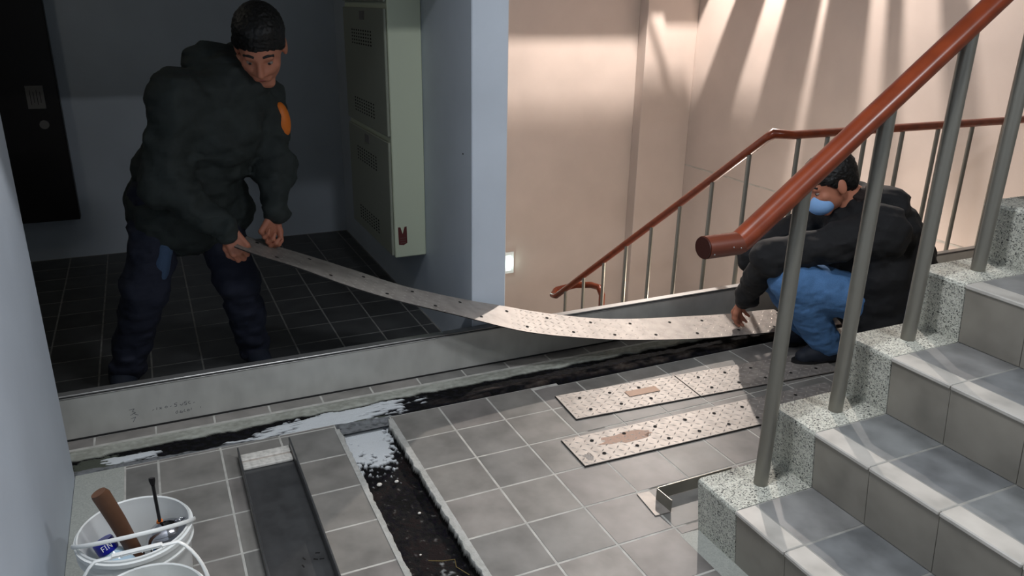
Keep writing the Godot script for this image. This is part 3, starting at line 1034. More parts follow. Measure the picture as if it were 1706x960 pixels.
func footlight() -> void:
	var t := thing("footlight", "small glowing footlight on the stairwell wall at the wall end", "light", Vector3(2.885, -0.77, -6.25))
	var g := Geo.new()
	g.box2(Vector3(-0.055, -0.105, 0.0), Vector3(0.058, 0.105, 0.012), 0.004)
	put("plate", g, M.white, t)
	g = Geo.new()
	g.box2(Vector3(-0.026, -0.075, 0.012), Vector3(0.026, 0.072, 0.017), 0.003)
	put("lens", g, glow(Color(0.86, 1.0, 0.97), 3.0), t)
	var l := OmniLight3D.new()
	l.name = "foot_light"
	l.light_color = Color(0.86, 1.0, 0.97)
	l.light_energy = 0.02
	l.light_size = 0.02
	l.omni_range = 8.0
	l.omni_attenuation = 2.0
	l.shadow_enabled = true
	l.position = Vector3(0, 0, 0.03)
	t.add_child(l)

# boards out of view, shaped from the lamp to cast the side wall bands
func unseen_slats() -> void:
	var lamp := Vector3(3.9, 2.95, -5.2)
	var top := Vector3(4.7, 4.32, -4.43)
	var t := thing("unseen_slats", "unseen raking boards shaped to cast the bands on the side wall", "screen", Vector3(4.3, 2.0, -4.8))
	var d := top - lamp
	var at_low := func(z155: float) -> Vector3:
		var w := Vector3(4.7, -0.6, -4.43 + (z155 + 4.43) * (4.32 + 0.6) / (4.32 - 1.55))
		return lamp + (w - lamp) * 0.36
	for b in [[-5.64, -5.27], [-5.04, -4.67], [-4.60, -4.22], [-4.07, -3.95], [-3.66, -3.47], [-3.05, -2.8]]:
		var a: Vector3 = at_low.call(b[0])
		var c: Vector3 = at_low.call(b[1])
		var e := d * 0.43
		var nn := (c - a).cross(e).normalized() * 0.006
		var g := Geo.new()
		var q := [a, c, c + e, a + e]
		for s in [-1.0, 1.0]:
			g.quad(sub(t, q[0] + nn * s), sub(t, q[1] + nn * s), sub(t, q[2] + nn * s), sub(t, q[3] + nn * s), nn.normalized() * s)
		for i in 4:
			var p: Vector3 = q[i]
			var p2: Vector3 = q[(i + 1) % 4]
			g.quad(sub(t, p - nn), sub(t, p2 - nn), sub(t, p2 + nn), sub(t, p + nn), (p2 - p).cross(nn).normalized())
		put("board", g, M.blocker_brown, t)
	var g2 := Geo.new()
	var u: Vector3 = at_low.call(-5.7)
	var v: Vector3 = at_low.call(-2.8)
	u += d * 0.43; v += d * 0.43
	g2.box2(sub(t, Vector3(u.x - 0.03, u.y, minf(u.z, v.z))), sub(t, Vector3(4.7, u.y + 0.05, maxf(u.z, v.z))))
	var w1 := lamp + (Vector3(4.175, 1.33, -6.12) - lamp) * 0.45
	var w2 := lamp + (Vector3(4.56, 0.56, -6.12) - lamp) * 0.45
	var g3 := Geo.new()
	g3.tube([sub(t, w1 + (w1 - w2) * 0.6), sub(t, w1), sub(t, w2)], Vector2(0.014, 0.014), 10)
	put("unseen_rod", g3, M.iron, t)  # out of view, casts the diagonal shadow on the pilaster
	put("top_rail", g2, M.blocker_brown, t)

func lozenge(g: Geo, c: Vector3, d: Vector3, s: Vector3, up: Vector3, l := 0.013, w := 0.0036, h := 0.0014) -> void:
	var a := c - d * l
	var b := c + d * l
	var p := c + s * w
	var q := c - s * w
	var t := c + up * h
	for e in [[a, p], [p, b], [b, q], [q, a]]:
		var m: Vector3 = (e[0] - t).cross(e[1] - t).normalized()
		if m.dot(up) < 0.0:
			m = -m
		var i := g.vert(e[0], m)
		g.vert(e[1], m); g.vert(t, m)
		g.tri(i, i + 1, i + 2)

func disc(g: Geo, c: Vector3, x: Vector3, z: Vector3, r: float, up: Vector3) -> void:
	var pts := []
	for i in 12:
		var a := TAU * i / 12.0
		pts.append(c + (x * cos(a) + z * sin(a)) * r)
	g.poly(pts, up)

func held_strip() -> void:
	# near and far edge of the springy strip, from the standing man's hands to the squatting man's
	var near := [Vector3(0.235, 0.650, -2.862), Vector3(0.312, 0.612, -2.849), Vector3(0.454, 0.551, -2.825), Vector3(0.622, 0.469, -2.796), Vector3(0.798, 0.397, -2.760), Vector3(1.042, 0.314, -2.707), Vector3(1.244, 0.243, -2.663), Vector3(1.372, 0.207, -2.641), Vector3(1.530, 0.174, -2.617), Vector3(1.725, 0.139, -2.594), Vector3(1.928, 0.114, -2.570), Vector3(2.146, 0.090, -2.554), Vector3(2.373, 0.076, -2.537), Vector3(2.575, 0.066, -2.522), Vector3(2.70, 0.060, -2.515)]
	var far := [Vector3(0.300, 0.630, -3.052), Vector3(0.392, 0.589, -3.036), Vector3(0.534, 0.531, -3.011), Vector3(0.700, 0.461, -2.980), Vector3(0.880, 0.385, -2.943), Vector3(1.115, 0.311, -2.893), Vector3(1.310, 0.261, -2.852), Vector3(1.430, 0.228, -2.832), Vector3(1.580, 0.192, -2.811), Vector3(1.765, 0.156, -2.789), Vector3(1.960, 0.134, -2.768), Vector3(2.170, 0.117, -2.752), Vector3(2.390, 0.100, -2.736), Vector3(2.590, 0.090, -2.728), Vector3(2.715, 0.083, -2.722)]
	var t := thing("metal_strip", "long pale bent checker plate strip held between the two men", "metal strip", Vector3(1.6, 0.1, -2.7))
	var cn := Curve3D.new()
	var cf := Curve3D.new()
	for i in near.size():
		var tn: Vector3 = (near[mini(i + 1, near.size() - 1)] - near[maxi(i - 1, 0)]) / 6.0
		var tf: Vector3 = (far[mini(i + 1, far.size() - 1)] - far[maxi(i - 1, 0)]) / 6.0
		cn.add_point(near[i], -tn, tn)
		cf.add_point(far[i], -tf, tf)
	var seg := (near.size() - 1) * 5
	var N := []
	var F := []
	for i in seg + 1:
		var k := mini(i / 5, near.size() - 2)
		var f := (i - k * 5) / 5.0
		N.append(sub(t, cn.sample(k, f))); F.append(sub(t, cf.sample(k, f)))
	var ups := []
	for i in seg + 1:
		var d: Vector3 = (N[mini(i + 1, seg)] + F[mini(i + 1, seg)]) - (N[maxi(i - 1, 0)] + F[maxi(i - 1, 0)])
		var u := (N[i] - F[i]).cross(d).normalized() as Vector3
		ups.append(u if u.y > 0.0 else -u)
	var g := Geo.new()
	var th := 0.004
	for s in [0.0, -th]:
		var i0 := g.v.size()
		for i in seg + 1:
			g.vert(N[i] + ups[i] * s, ups[i] * (1.0 if s == 0.0 else -1.0)); g.vert(F[i] + ups[i] * s, ups[i] * (1.0 if s == 0.0 else -1.0))
		for i in seg:
			var a := i0 + i * 2
			g.tri(a, a + 1, a + 3); g.tri(a, a + 3, a + 2)
	put("sheet", g, M.plate, t)
	g = Geo.new()
	for e in [N, F]:
		for i in seg:
			var o: Vector3 = (N[i] - F[i]).normalized() * (1.0 if e == N else -1.0)
			g.quad(e[i], e[i + 1], e[i + 1] - ups[i + 1] * th, e[i] - ups[i] * th, o)
	for i in [0, seg]:
		g.quad(N[i], F[i], F[i] - ups[i] * th, N[i] - ups[i] * th, (N[i] - N[1 if i == 0 else seg - 1]).normalized())
	put("edge", g, M.plate_edge, t)
	var gl := Geo.new()
	var k2 := 0
	for i in seg:
		var d: Vector3 = (N[i + 1] - N[i])
		var s: Vector3 = (F[i] - N[i])
		var per := maxi(1, int(round(d.length() / 0.034)))
		for q in per:
			for j in 6:
				var fu := (q + 0.5) / per
				var c: Vector3 = N[i].lerp(N[i + 1], fu) + s * ((j + 0.5) / 6.0)
				var dd: Vector3 = (d.normalized() + s.normalized() * (0.9 if (j + k2) % 2 == 0 else -0.9)).normalized()
				lozenge(gl, c, dd, dd.cross(ups[i]).normalized(), ups[i], 0.011, 0.003, 0.0010)
			k2 += 1
	put("raised_pattern", gl, M.lozenge, t).set_meta("kind", "stuff")
	var total := 0.0
	var next := 0.06
	var row := 0
	for i in seg:
		total += (N[i + 1] - N[i]).length()
		if total > next:
			next += 0.105
			row += 1
			var s: Vector3 = F[i] - N[i]
			var gh := Geo.new()
			disc(gh, N[i] + s * (0.22 if row % 2 == 0 else 0.76) + ups[i] * 0.0014, (N[i + 1] - N[i]).normalized(), s.normalized(), 0.0075, ups[i])
			put("screw_hole", gh, M.hole, t)

func plate(called: String, label: String, corner: Vector3, ang: float, l: float, w: float, holes: Array) -> Node3D:
	var b := Basis(Vector3.UP, ang)
	var t := thing(called, label, "metal plate", corner + b * Vector3(l * 0.5, 0, w * 0.5), "checker plates laid on the tiles")
	t.basis = b
	var g := Geo.new()
	g.box(Vector3(0, 0.0052, 0), Vector3(l, 0.0036, w), 0.0008)
	put("sheet", g, M.plate, t)
	g = Geo.new()
	g.box(Vector3(0, 0.0018, 0), Vector3(l + 0.002, 0.0034, w + 0.003))
	put("dark_underside", g, M.plate_edge, t)
	g = Geo.new()
	var nx := int(l / 0.030)
	var nz := int(w / 0.0235)
	for i in nx:
		for j in nz:
			var c := Vector3(-l * 0.5 + (i + 0.5) * l / nx, 0.007, -w * 0.5 + (j + 0.5) * w / nz)
			var d := Vector3(1, 0, 0.9 if (i + j) % 2 == 0 else -0.9).normalized()
			lozenge(g, c, d, Vector3(-d.z, 0, d.x), Vector3.UP, 0.0125, 0.0034, 0.0016)
	put("raised_pattern", g, M.lozenge, t).set_meta("kind", "stuff")
	for h in holes:
		g = Geo.new()
		disc(g, Vector3(-l * 0.5 + h[0], 0.0090, -w * 0.5 + h[1] * w), Vector3.RIGHT, Vector3.BACK, 0.0072, Vector3.UP)
		put("screw_hole", g, M.hole, t)
	return t

func blot(t: Node3D, called: String, m: Material, c: Vector3, rx: float, rz: float, rag: float, y: float, sd: int) -> void:
	var r := RandomNumberGenerator.new()
	r.seed = sd
	var pts := []
	for i in 22:
		var a := TAU * i / 22.0
		var f := 1.0 + r.randf_range(-rag, rag)
		pts.append(c + Vector3(cos(a) * rx * f, y, sin(a) * rz * f))
	var g := Geo.new()
	g.poly(pts, Vector3.UP)
	put(called, g, m, t)

func plates() -> void:
	var h1 := []
	for i in 3:
		h1.append([0.085 + i * 0.135, 0.26]); h1.append([0.085 + i * 0.135, 0.76])
	var a := plate("checker_plate", "short checker plate with a brown paper tape piece, nearest the trench", Vector3(1.357, 0, -2.466), deg_to_rad(-3.6), 0.553, 0.197, h1)
	var g := Geo.new()
	g.box(Vector3(0.075, 0.0092, -0.012), Vector3(0.145, 0.0006, 0.044), 0.0, Basis(Vector3.UP, 0.03))
	put("paper_tape", g, M.kraft, a).set_meta("label", "strip of brown paper tape")
	var h2 := []
	for i in 5:
		h2.append([0.085 + i * 0.135, 0.26]); h2.append([0.085 + i * 0.135, 0.76])
	plate("checker_plate", "checker plate butted against the taped plate and reaching under the shoe", Vector3(1.914, 0, -2.430), deg_to_rad(-3.6), 0.72, 0.197, h2)
	var h3 := []
	for i in 8:
		h3.append([0.10 + i * 0.135, 0.26]); h3.append([0.10 + i * 0.135, 0.76])
	var b := plate("checker_plate", "long checker plate with a rust stain, lying nearest the stairs", Vector3(1.219, 0, -2.156), deg_to_rad(-1.3), 1.25, 0.180, h3)
	blot(b, "rust_stain", M.rust, Vector3(-0.40, 0, -0.020), 0.10, 0.030, 0.28, 0.0074, 5)
	blot(b, "dirt_stain", M.plaque, Vector3(-0.585, 0, 0.045), 0.016, 0.020, 0.4, 0.0074, 8)

func channel() -> void:
	var t := thing("steel_channel", "long dark grey steel channel lying open side up beside the trench", "steel channel", Vector3(0.228, 0, -1.75))
	var l0 := -0.745
	var l1 := 0.95
	var g := Geo.new()
	g.box2(Vector3(-0.082, 0.002, l0), Vector3(0.087, 0.006, l1), 0.001)
	put("base", g, M.channel, t)
	for s in [[-0.087, -0.082], [0.085, 0.091]]:
		g = Geo.new()
		g.box2(Vector3(s[0], 0.002, l0), Vector3(s[1], 0.046, l1), 0.0012)
		put("side_lip", g, M.channel, t)
	for z in [[-0.742, -0.702], [-0.690, -0.650]]:
		g = Geo.new()
		g.box2(Vector3(-0.080, 0.0062, z[0]), Vector3(0.084, 0.018, z[1]), 0.003)
		put("end_block", g, M.foam, t).set_meta("label", "off white foam block at the channel end")
	g = Geo.new()
	g.box2(Vector3(-0.080, 0.0062, -0.702), Vector3(0.084, 0.009, -0.690))
	put("rust_line", g, M.rust, t)
	g = Geo.new()
	for p in [[0.02, -0.13], [0.012, -0.10], [0.06, -0.14], [0.05, -0.115], [0.066, -0.11], [0.018, -0.02], [0.022, 0.03], [0.010, 0.07], [0.02, 0.12]]:
		g.box(Vector3(p[0], 0.0063, p[1]), Vector3(0.004, 0.0006, 0.013), 0.0, Basis(Vector3.UP, p[0] * 20.0))
	put("pen_mark", g, M.black, t)

func bracket() -> void:
	var t := thing("steel_bracket", "short bent steel bracket on the floor against the lowest step", "bracket", Vector3(1.33, 0, -1.70))
	var o := PackedVector2Array([Vector2(-0.040, 0.071), Vector2(0.004, 0.066), Vector2(0.004, -0.052), Vector2(-0.051, -0.050)])
	var g := Geo.new()
	g.slab(o, 0.001, 0.004, Transform3D(Basis(Vector3.RIGHT, -PI / 2), Vector3.ZERO))
	put("foot_flange", g, M.plate, t)
	g = Geo.new()
	g.box(Vector3(0.003, 0.023, 0.015), Vector3(0.003, 0.044, 0.074), 0.0006, Basis(Vector3.UP, 0.06))
	put("end_web", g, M.post, t)
	g = Geo.new()
	g.box2(Vector3(0.003, 0.001, -0.024), Vector3(0.30, 0.046, -0.021), 0.0006)
	put("long_web", g, M.post, t)

func bucket(called: String, label: String, at: Vector3, r: float, h: float) -> Node3D:
	var t := thing(called, label, "bucket", at, "white plastic buckets by the left wall")
	var k := r / 0.135
	var g := Geo.new()
	g.lathe([Vector2(0.0, 0.0), Vector2(0.108 * k, 0.0), Vector2(0.113 * k, 0.006), Vector2(0.128 * k, h - 0.018), Vector2(0.1285 * k, h - 0.012)], 48)
	g.lathe([Vector2(0.126 * k, h - 0.004), Vector2(0.110 * k, 0.010), Vector2(0.0, 0.008)], 48)
	put("body", g, M.bucket, t)
	g = Geo.new()
	g.lathe([Vector2(0.127 * k, h - 0.022), Vector2(0.136 * k, h - 0.020), Vector2(0.136 * k, h - 0.010), Vector2(0.131 * k, h - 0.008), Vector2(0.131 * k, h - 0.003), Vector2(0.1285 * k, h), Vector2(0.1255 * k, h - 0.003), Vector2(0.125 * k, h - 0.02)], 48)
	put("rim", g, M.bucket, t)
	g = Geo.new()
	g.lathe([Vector2(0.124 * k, h - 0.050), Vector2(0.134 * k, h - 0.048), Vector2(0.134 * k, h - 0.044), Vector2(0.125 * k, h - 0.042)], 48)
	put("rib", g, M.bucket, t)
	return t

func buckets() -> void:
	var c1 := Vector3(-0.155, 0, -1.863)
	var t := bucket("bucket", "white plastic bucket full of tools standing against the left wall", c1, 0.135, 0.25)
	var arc := []
	var d := Vector3(0, 0.50, 0.86).normalized()
	for i in 25:
		var a := PI * i / 24.0
		arc.append(Vector3(-cos(a) * 0.139, 0.232, 0.0) + d * sin(a) * 0.115)
	var g := Geo.new()
	g.tube(arc, Vector2(0.0026, 0.0055), 10, Vector3(0, 0.86, -0.5))
	put("handle", g, M.bucket, t)
	var c2 := Vector3(-0.136, 0, -1.572)
	var t2 := bucket("bucket", "white plastic bucket nearest the viewer with its handle raised", c2, 0.130, 0.25)
	arc = []
	d = Vector3(0, 0.97, -0.22).normalized()
	for i in 25:
		var a := PI * i / 24.0
		arc.append(Vector3(-cos(a) * 0.134, 0.235, 0.0) + d * minf(sin(a) * 0.165, 0.128))
	g = Geo.new()
	g.tube(arc, Vector2(0.0055, 0.0026), 8)
	put("handle", g, M.bucket, t2)
	g = Geo.new()
	g.box(Vector3(0, 0.235, 0) + d * 0.132, Vector3(0.100, 0.003, 0.012), 0.001)
	for i in 6:
		g.box(Vector3(-0.05 + i * 0.02, 0.235, 0) + d * 0.128, Vector3(0.0025, 0.006, 0.011))
	put("handle_grip", g, M.bucket, t2)
	# tools in the first bucket
	var ml := thing("mallet", "brown wooden tool handle leaning out of the tool bucket", "mallet", Vector3(-0.15, 0.01, -1.88))
	g = Geo.new()
	g.tube([Vector3(-0.2165, 0.372, -1.852) , Vector3(-0.212, 0.362, -1.854), Vector3(-0.19, 0.28, -1.862), Vector3(-0.165, 0.17, -1.876), Vector3(-0.145, 0.07, -1.886)].map(func(p): return sub(ml, p)), Vector2(0.0215, 0.014), 14, Vector3.BACK, true, [0.85, 1.0, 0.95, 0.85, 0.8])
	put("handle", g, M.handle_wood, ml)
	g = Geo.new()
	g.box(sub(ml, Vector3(-0.143, 0.055, -1.888)), Vector3(0.05, 0.045, 0.10), 0.006)
	put("head", g, M.iron, ml)
	var bo := thing("bottle", "clear plastic water bottle with a blue screw cap in the tool bucket", "bottle", Vector3(-0.19, 0.03, -1.85))
	var ax := Vector3(-0.060, 0.150, -0.045).normalized()
	var bx := Vector3(0.9, 0.36, 0.0)
	bx = (bx - ax * bx.dot(ax)).normalized()
	var bb := Basis(bx, ax, bx.cross(ax))
	var cap_at := Vector3(-0.228, 0.198, -1.888)
	var bt := Transform3D(bb.scaled(Vector3.ONE * 1.0) * Basis.from_scale(Vector3(1.42, 1.2, 1.42)), sub(bo, cap_at) - ax * 0.198)
	g = Geo.new()
	g.lathe([Vector2(0.0, 0.0), Vector2(0.028, 0.0), Vector2(0.031, 0.008), Vector2(0.031, 0.115), Vector2(0.027, 0.132), Vector2(0.015, 0.150), Vector2(0.0135, 0.158)], 28, bt)
	put("body", g, M.water, bo)
	g = Geo.new()
	g.lathe([Vector2(0.0318, 0.055), Vector2(0.0318, 0.105)], 28, bt)
	put("label_band", g, M.label_blue, bo)
	g = Geo.new()
	g.lathe([Vector2(0.0175, 0.150), Vector2(0.0180, 0.153), Vector2(0.0180, 0.174), Vector2(0.0165, 0.177), Vector2(0.0, 0.177)], 24, bt)
	var cp := put("cap", g, M.blue, bo)
	var tm := TextMesh.new()
	tm.text = "FIN"
	var sf := SystemFont.new()
	sf.font_names = PackedStringArray(["Droid Sans"])
	tm.font = sf
	tm.font_size = 32
	tm.pixel_size = 0.00055
	tm.depth = 0.0006
	var toward := (Vector3(0, 1.49, 0) - cap_at).normalized()
	toward = (toward - ax * toward.dot(ax)).normalized()
	put_mesh("lettering", tm, M.white, cp, Transform3D(Basis(ax.cross(toward), ax, toward), sub(bo, cap_at) + toward * 0.0258 - ax * 0.001))
	var sd := thing("screwdriver", "long dark screwdriver standing blade up in the tool bucket", "screwdriver", Vector3(-0.10, 0.05, -1.93))
	g = Geo.new()
	g.tube([Vector3(-0.0985, 0.215, -1.902), Vector3(-0.097, 0.375, -1.830)].map(func(p): return sub(sd, p)), Vector2(0.0042, 0.0042), 10)
	g.tube([Vector3(-0.097, 0.373, -1.831), Vector3(-0.0968, 0.392, -1.822), Vector3(-0.0966, 0.402, -1.818)].map(func(p): return sub(sd, p)), Vector2(0.0075, 0.0022), 10, Vector3.BACK, true, [0.6, 1.0, 0.95])
	put("shaft", g, M.iron, sd)
	g = Geo.new()
	g.tube([Vector3(-0.0985, 0.225, -1.898), Vector3(-0.099, 0.20, -1.909), Vector3(-0.10, 0.10, -1.95)].map(func(p): return sub(sd, p)), Vector2(0.011, 0.011), 12, Vector3.UP, true, [0.7, 1.0, 1.0])
	put("handle", g, M.orange, sd)
	var bw := thing("metal_bowl", "shiny round chrome bowl at the right side of the tool bucket", "bowl", Vector3(-0.075, 0.14, -1.878))
	g = Geo.new()
	g.ball(Vector3(-0.006, 0.040, -0.006), Vector3(0.054, 0.046, 0.050), Basis(), 32, 18)
	put("dome", g, M.chrome, bw)
	g = Geo.new()
	var ring := []
	for i in 17:
		ring.append(Vector3(0.024 + 0.012 * cos(TAU * i / 16.0), 0.082 + 0.006 * sin(TAU * i / 16.0), -0.012 + 0.006 * sin(TAU * i / 16.0)))
	g.tube(ring, Vector2(0.002, 0.002), 6)
	put("ring", g, M.chrome, bw)
	var pf := thing("pipe_fitting", "dark iron pipe fitting lying in front of the chrome bowl", "fitting", Vector3(-0.10, 0.165, -1.83))
	g = Geo.new()
	g.lathe([Vector2(0.006, 0.0), Vector2(0.012, 0.0), Vector2(0.012, 0.018), Vector2(0.006, 0.018), Vector2(0.006, 0.0)], 16, Transform3D(Basis(Vector3.RIGHT, 0.7), Vector3(0.004, 0.012, 0.0)))
	put("collar", g, M.iron, pf)
	g = Geo.new()
	g.tube([Vector3(0, 0.008, 0.002), Vector3(-0.02, -0.008, 0.01), Vector3(-0.045, -0.015, 0.016)], Vector2(0.009, 0.008), 10)
	put("stub", g, M.iron, pf)
	for p in [[-0.128, -1.84, "right-hand one of the two black drill bits standing in the tool bucket"], [-0.145, -1.835, "left-hand one of the two black drill bits standing in the tool bucket"]]:
		g = Geo.new()
		g.tube([Vector3(p[0], 0.10, p[1] - 0.01), Vector3(p[0] + 0.004, 0.20, p[1])], Vector2(0.005, 0.003), 8, Vector3.UP, true, [1.0, 0.25])
		tag(put("drill_bit", g, M.black), p[2], "drill bit", "drill bits in the tool bucket")
	var bg := thing("tool_bag", "crumpled black cloth at the bottom of the tool bucket", "cloth", Vector3(-0.12, 0.02, -1.84))
	var f := Field.new()
	f.ell(Vector3(0.0, 0.06, 0.0), Vector3(0.075, 0.055, 0.06))
	f.ell(Vector3(-0.03, 0.09, 0.03), Vector3(0.04, 0.04, 0.035))
	g = Geo.new()
	f.build(g, 0.007, 0.02, 0.02, 3, 28.0)
	put("cloth", g, M.black, bg)

# ---------------------------------------------------------------- people
# hand: w wrist, basis x = towards the thumb, y = along the fingers, z = the way the palm faces
func hand(f: Field, w: Transform3D, curl: float, thumb_side := 1.0) -> void:
	var len := [[0.040, 0.024, 0.020], [0.044, 0.028, 0.021], [0.041, 0.026, 0.020], [0.032, 0.020, 0.018]]
	var rad := [0.0092, 0.0095, 0.0090, 0.0080]
	for i in 4:
		var x := (0.030 - i * 0.0195) * thumb_side
		var k0 := Vector3(x, 0.088 - absf(i - 1.2) * 0.005, 0.0)
		f.cap(w * Vector3(x * 0.6, 0.005, 0.0), w * k0, 0.0150, 0.0115)
		var p := k0
		var a := 0.0
		for j in 3:
			a += curl * [0.75, 1.0, 0.65][j] * (1.0 + 0.08 * i)
			var q: Vector3 = p + Vector3(0, cos(a), sin(a)) * len[i][j]
			f.cap(w * p, w * q, rad[i] - 0.0008 * j, rad[i] - 0.0008 * (j + 1))
			p = q
	var ts := thumb_side
	f.cap(w * Vector3(0.018 * ts, 0.020, 0.006), w * Vector3(0.042 * ts, 0.050, 0.016), 0.0150, 0.0118)
	f.cap(w * Vector3(0.042 * ts, 0.050, 0.016), w * Vector3(0.048 * ts, 0.076, 0.030), 0.0115, 0.0100)
	f.cap(w * Vector3(0.048 * ts, 0.076, 0.030), w * Vector3(0.040 * ts, 0.096, 0.042), 0.0100, 0.0080)

# head: origin at its centre, z forwards
func head(f: Field, h: Transform3D, s := 1.0) -> void:
	var b := h.basis
	f.ell(h * (Vector3(0, 0.035, -0.012) * s), Vector3(0.076, 0.090, 0.095) * s, b)
	f.ell(h * (Vector3(0, -0.030, 0.022) * s), Vector3(0.062, 0.080, 0.068) * s, b)
	f.cap(h * (Vector3(-0.018, -0.098, 0.058) * s), h * (Vector3(0.018, -0.098, 0.058) * s), 0.020 * s, 0.020 * s)
	f.cap(h * (Vector3(-0.034, 0.022, 0.074) * s), h * (Vector3(0.034, 0.022, 0.074) * s), 0.012 * s, 0.012 * s)
	f.cap(h * (Vector3(0, 0.010, 0.086) * s), h * (Vector3(0, -0.030, 0.106) * s), 0.007 * s, 0.0115 * s)
	f.cap(h * (Vector3(-0.013, -0.034, 0.090) * s), h * (Vector3(0.013, -0.034, 0.090) * s), 0.009 * s, 0.009 * s)
	f.cap(h * (Vector3(-0.045, -0.022, 0.056) * s), h * (Vector3(-0.030, -0.030, 0.070) * s), 0.016 * s, 0.014 * s)
	f.cap(h * (Vector3(0.045, -0.022, 0.056) * s), h * (Vector3(0.030, -0.030, 0.070) * s), 0.016 * s, 0.014 * s)
	f.cap(h * (Vector3(-0.018, -0.064, 0.080) * s), h * (Vector3(0.018, -0.064, 0.080) * s), 0.009 * s, 0.009 * s)
	for e in [-1.0, 1.0]:
		f.ell(h * (Vector3(0.078 * e, -0.004, -0.012) * s), Vector3(0.009, 0.032, 0.019) * s, b)

func face_bits(t: Node3D, h: Transform3D, s := 1.0) -> void:
	for e in [-1.0, 1.0]:
		var g := Geo.new()
		g.ball(sub(t, h * (Vector3(0.031 * e, 0.000, 0.0735) * s)), Vector3(0.0115, 0.0062, 0.0095) * s, h.basis, 12, 8)
		var ey := put("eye", g, M.eye, t)
		g = Geo.new()
		g.ball(sub(t, h * (Vector3(0.031 * e, -0.001, 0.0805) * s)), Vector3(0.0054, 0.0050, 0.0032) * s, h.basis, 10, 6)
		put("iris", g, M.black, ey)
		g = Geo.new()
		g.tube([h * (Vector3(0.014 * e, 0.028, 0.086) * s), h * (Vector3(0.030 * e, 0.033, 0.084) * s), h * (Vector3(0.048 * e, 0.027, 0.073) * s)].map(func(p): return sub(t, p)), Vector2(0.0035, 0.0045), 8)
		put("eyebrow", g, M.hair, t)
	var g2 := Geo.new()
	g2.tube([h * (Vector3(-0.021, -0.064, 0.083) * s), h * (Vector3(0, -0.062, 0.090) * s), h * (Vector3(0.021, -0.064, 0.083) * s)].map(func(p): return sub(t, p)), Vector2(0.003, 0.0055), 8)
	put("lips", g2, M.lip, t)

func hair(t: Node3D, h: Transform3D, s := 1.0) -> void:
	var f := Field.new()
	var b := h.basis
	f.ell(sub(t, h * (Vector3(0, 0.055, -0.020) * s)), Vector3(0.085, 0.088, 0.102) * s, b)
	f.ell(sub(t, h * (Vector3(0, 0.010, -0.058) * s)), Vector3(0.074, 0.085, 0.060) * s, b)
	f.ell(sub(t, h * (Vector3(0, 0.098, 0.030) * s)), Vector3(0.060, 0.028, 0.045) * s, b)
	for e in [-1.0, 1.0]:
		f.cap(sub(t, h * (Vector3(0.070 * e, 0.040, 0.020) * s)), sub(t, h * (Vector3(0.072 * e, 0.012, 0.008) * s)), 0.014 * s, 0.009 * s)
	var g := Geo.new()
	f.build(g, 0.0055 * s, 0.02, 0.004, 5, 60.0)
	put("hair", g, M.hair, t)

func shoe(t: Node3D, heel: Vector3, toe: Vector3) -> void:
	var d := (toe - heel).normalized()
	var f := Field.new()
	f.cap(heel + Vector3(0, 0.040, 0) + d * 0.01, heel + d * 0.10 + Vector3(0, 0.050, 0), 0.036, 0.042)
	f.cap(heel + d * 0.10 + Vector3(0, 0.045, 0), toe + Vector3(0, 0.030, 0) - d * 0.04, 0.044, 0.036)
	f.cap(heel + d * 0.04 + Vector3(0, 0.05, 0), heel + d * 0.05 + Vector3(0, 0.085, 0), 0.042, 0.044)
	for p in f.prims:
		p[0] = sub(t, p[0]); p[1] = sub(t, p[1])
	var g := Geo.new()
	f.build(g, 0.008, 0.03)
	var s := put("shoe", g, M.shoe, t)
	g = Geo.new()
	var side := d.cross(Vector3.UP).normalized()
	var o := PackedVector2Array()
	var l := (toe - heel).length()
	for i in 28:
		var a := TAU * i / 28.0
		var u := cos(a)
		var w := 0.043 if u > 0.1 else 0.037
		o.append(Vector2(l * 0.5 + u * (l * 0.5 + 0.015), sin(a) * w))
	g.slab(o, 0.002, 0.020, Transform3D(Basis(d, side, d.cross(side)) if d.cross(side).y > 0 else Basis(d, -side, d.cross(-side)), sub(t, Vector3(heel.x, 0.0, heel.z))))
	put("sole", g, M.sole, s)

func rel(t: Node3D, f: Field) -> Field:
	for p in f.prims:
		p[0] = sub(t, p[0])
		if p.size() == 4:
			p[1] = sub(t, p[1])
	return f

func look(at: Vector3, fwd: Vector3, up := Vector3.UP) -> Transform3D:
	var z := fwd.normalized()
	var x := up.cross(z).normalized()
	return Transform3D(Basis(x, z.cross(x), z), at)

func wrist(at: Vector3, fingers: Vector3, palm: Vector3) -> Transform3D:
	var y := fingers.normalized()
	var z := (palm - y * palm.dot(y)).normalized()
	return Transform3D(Basis(y.cross(z), y, z), at)

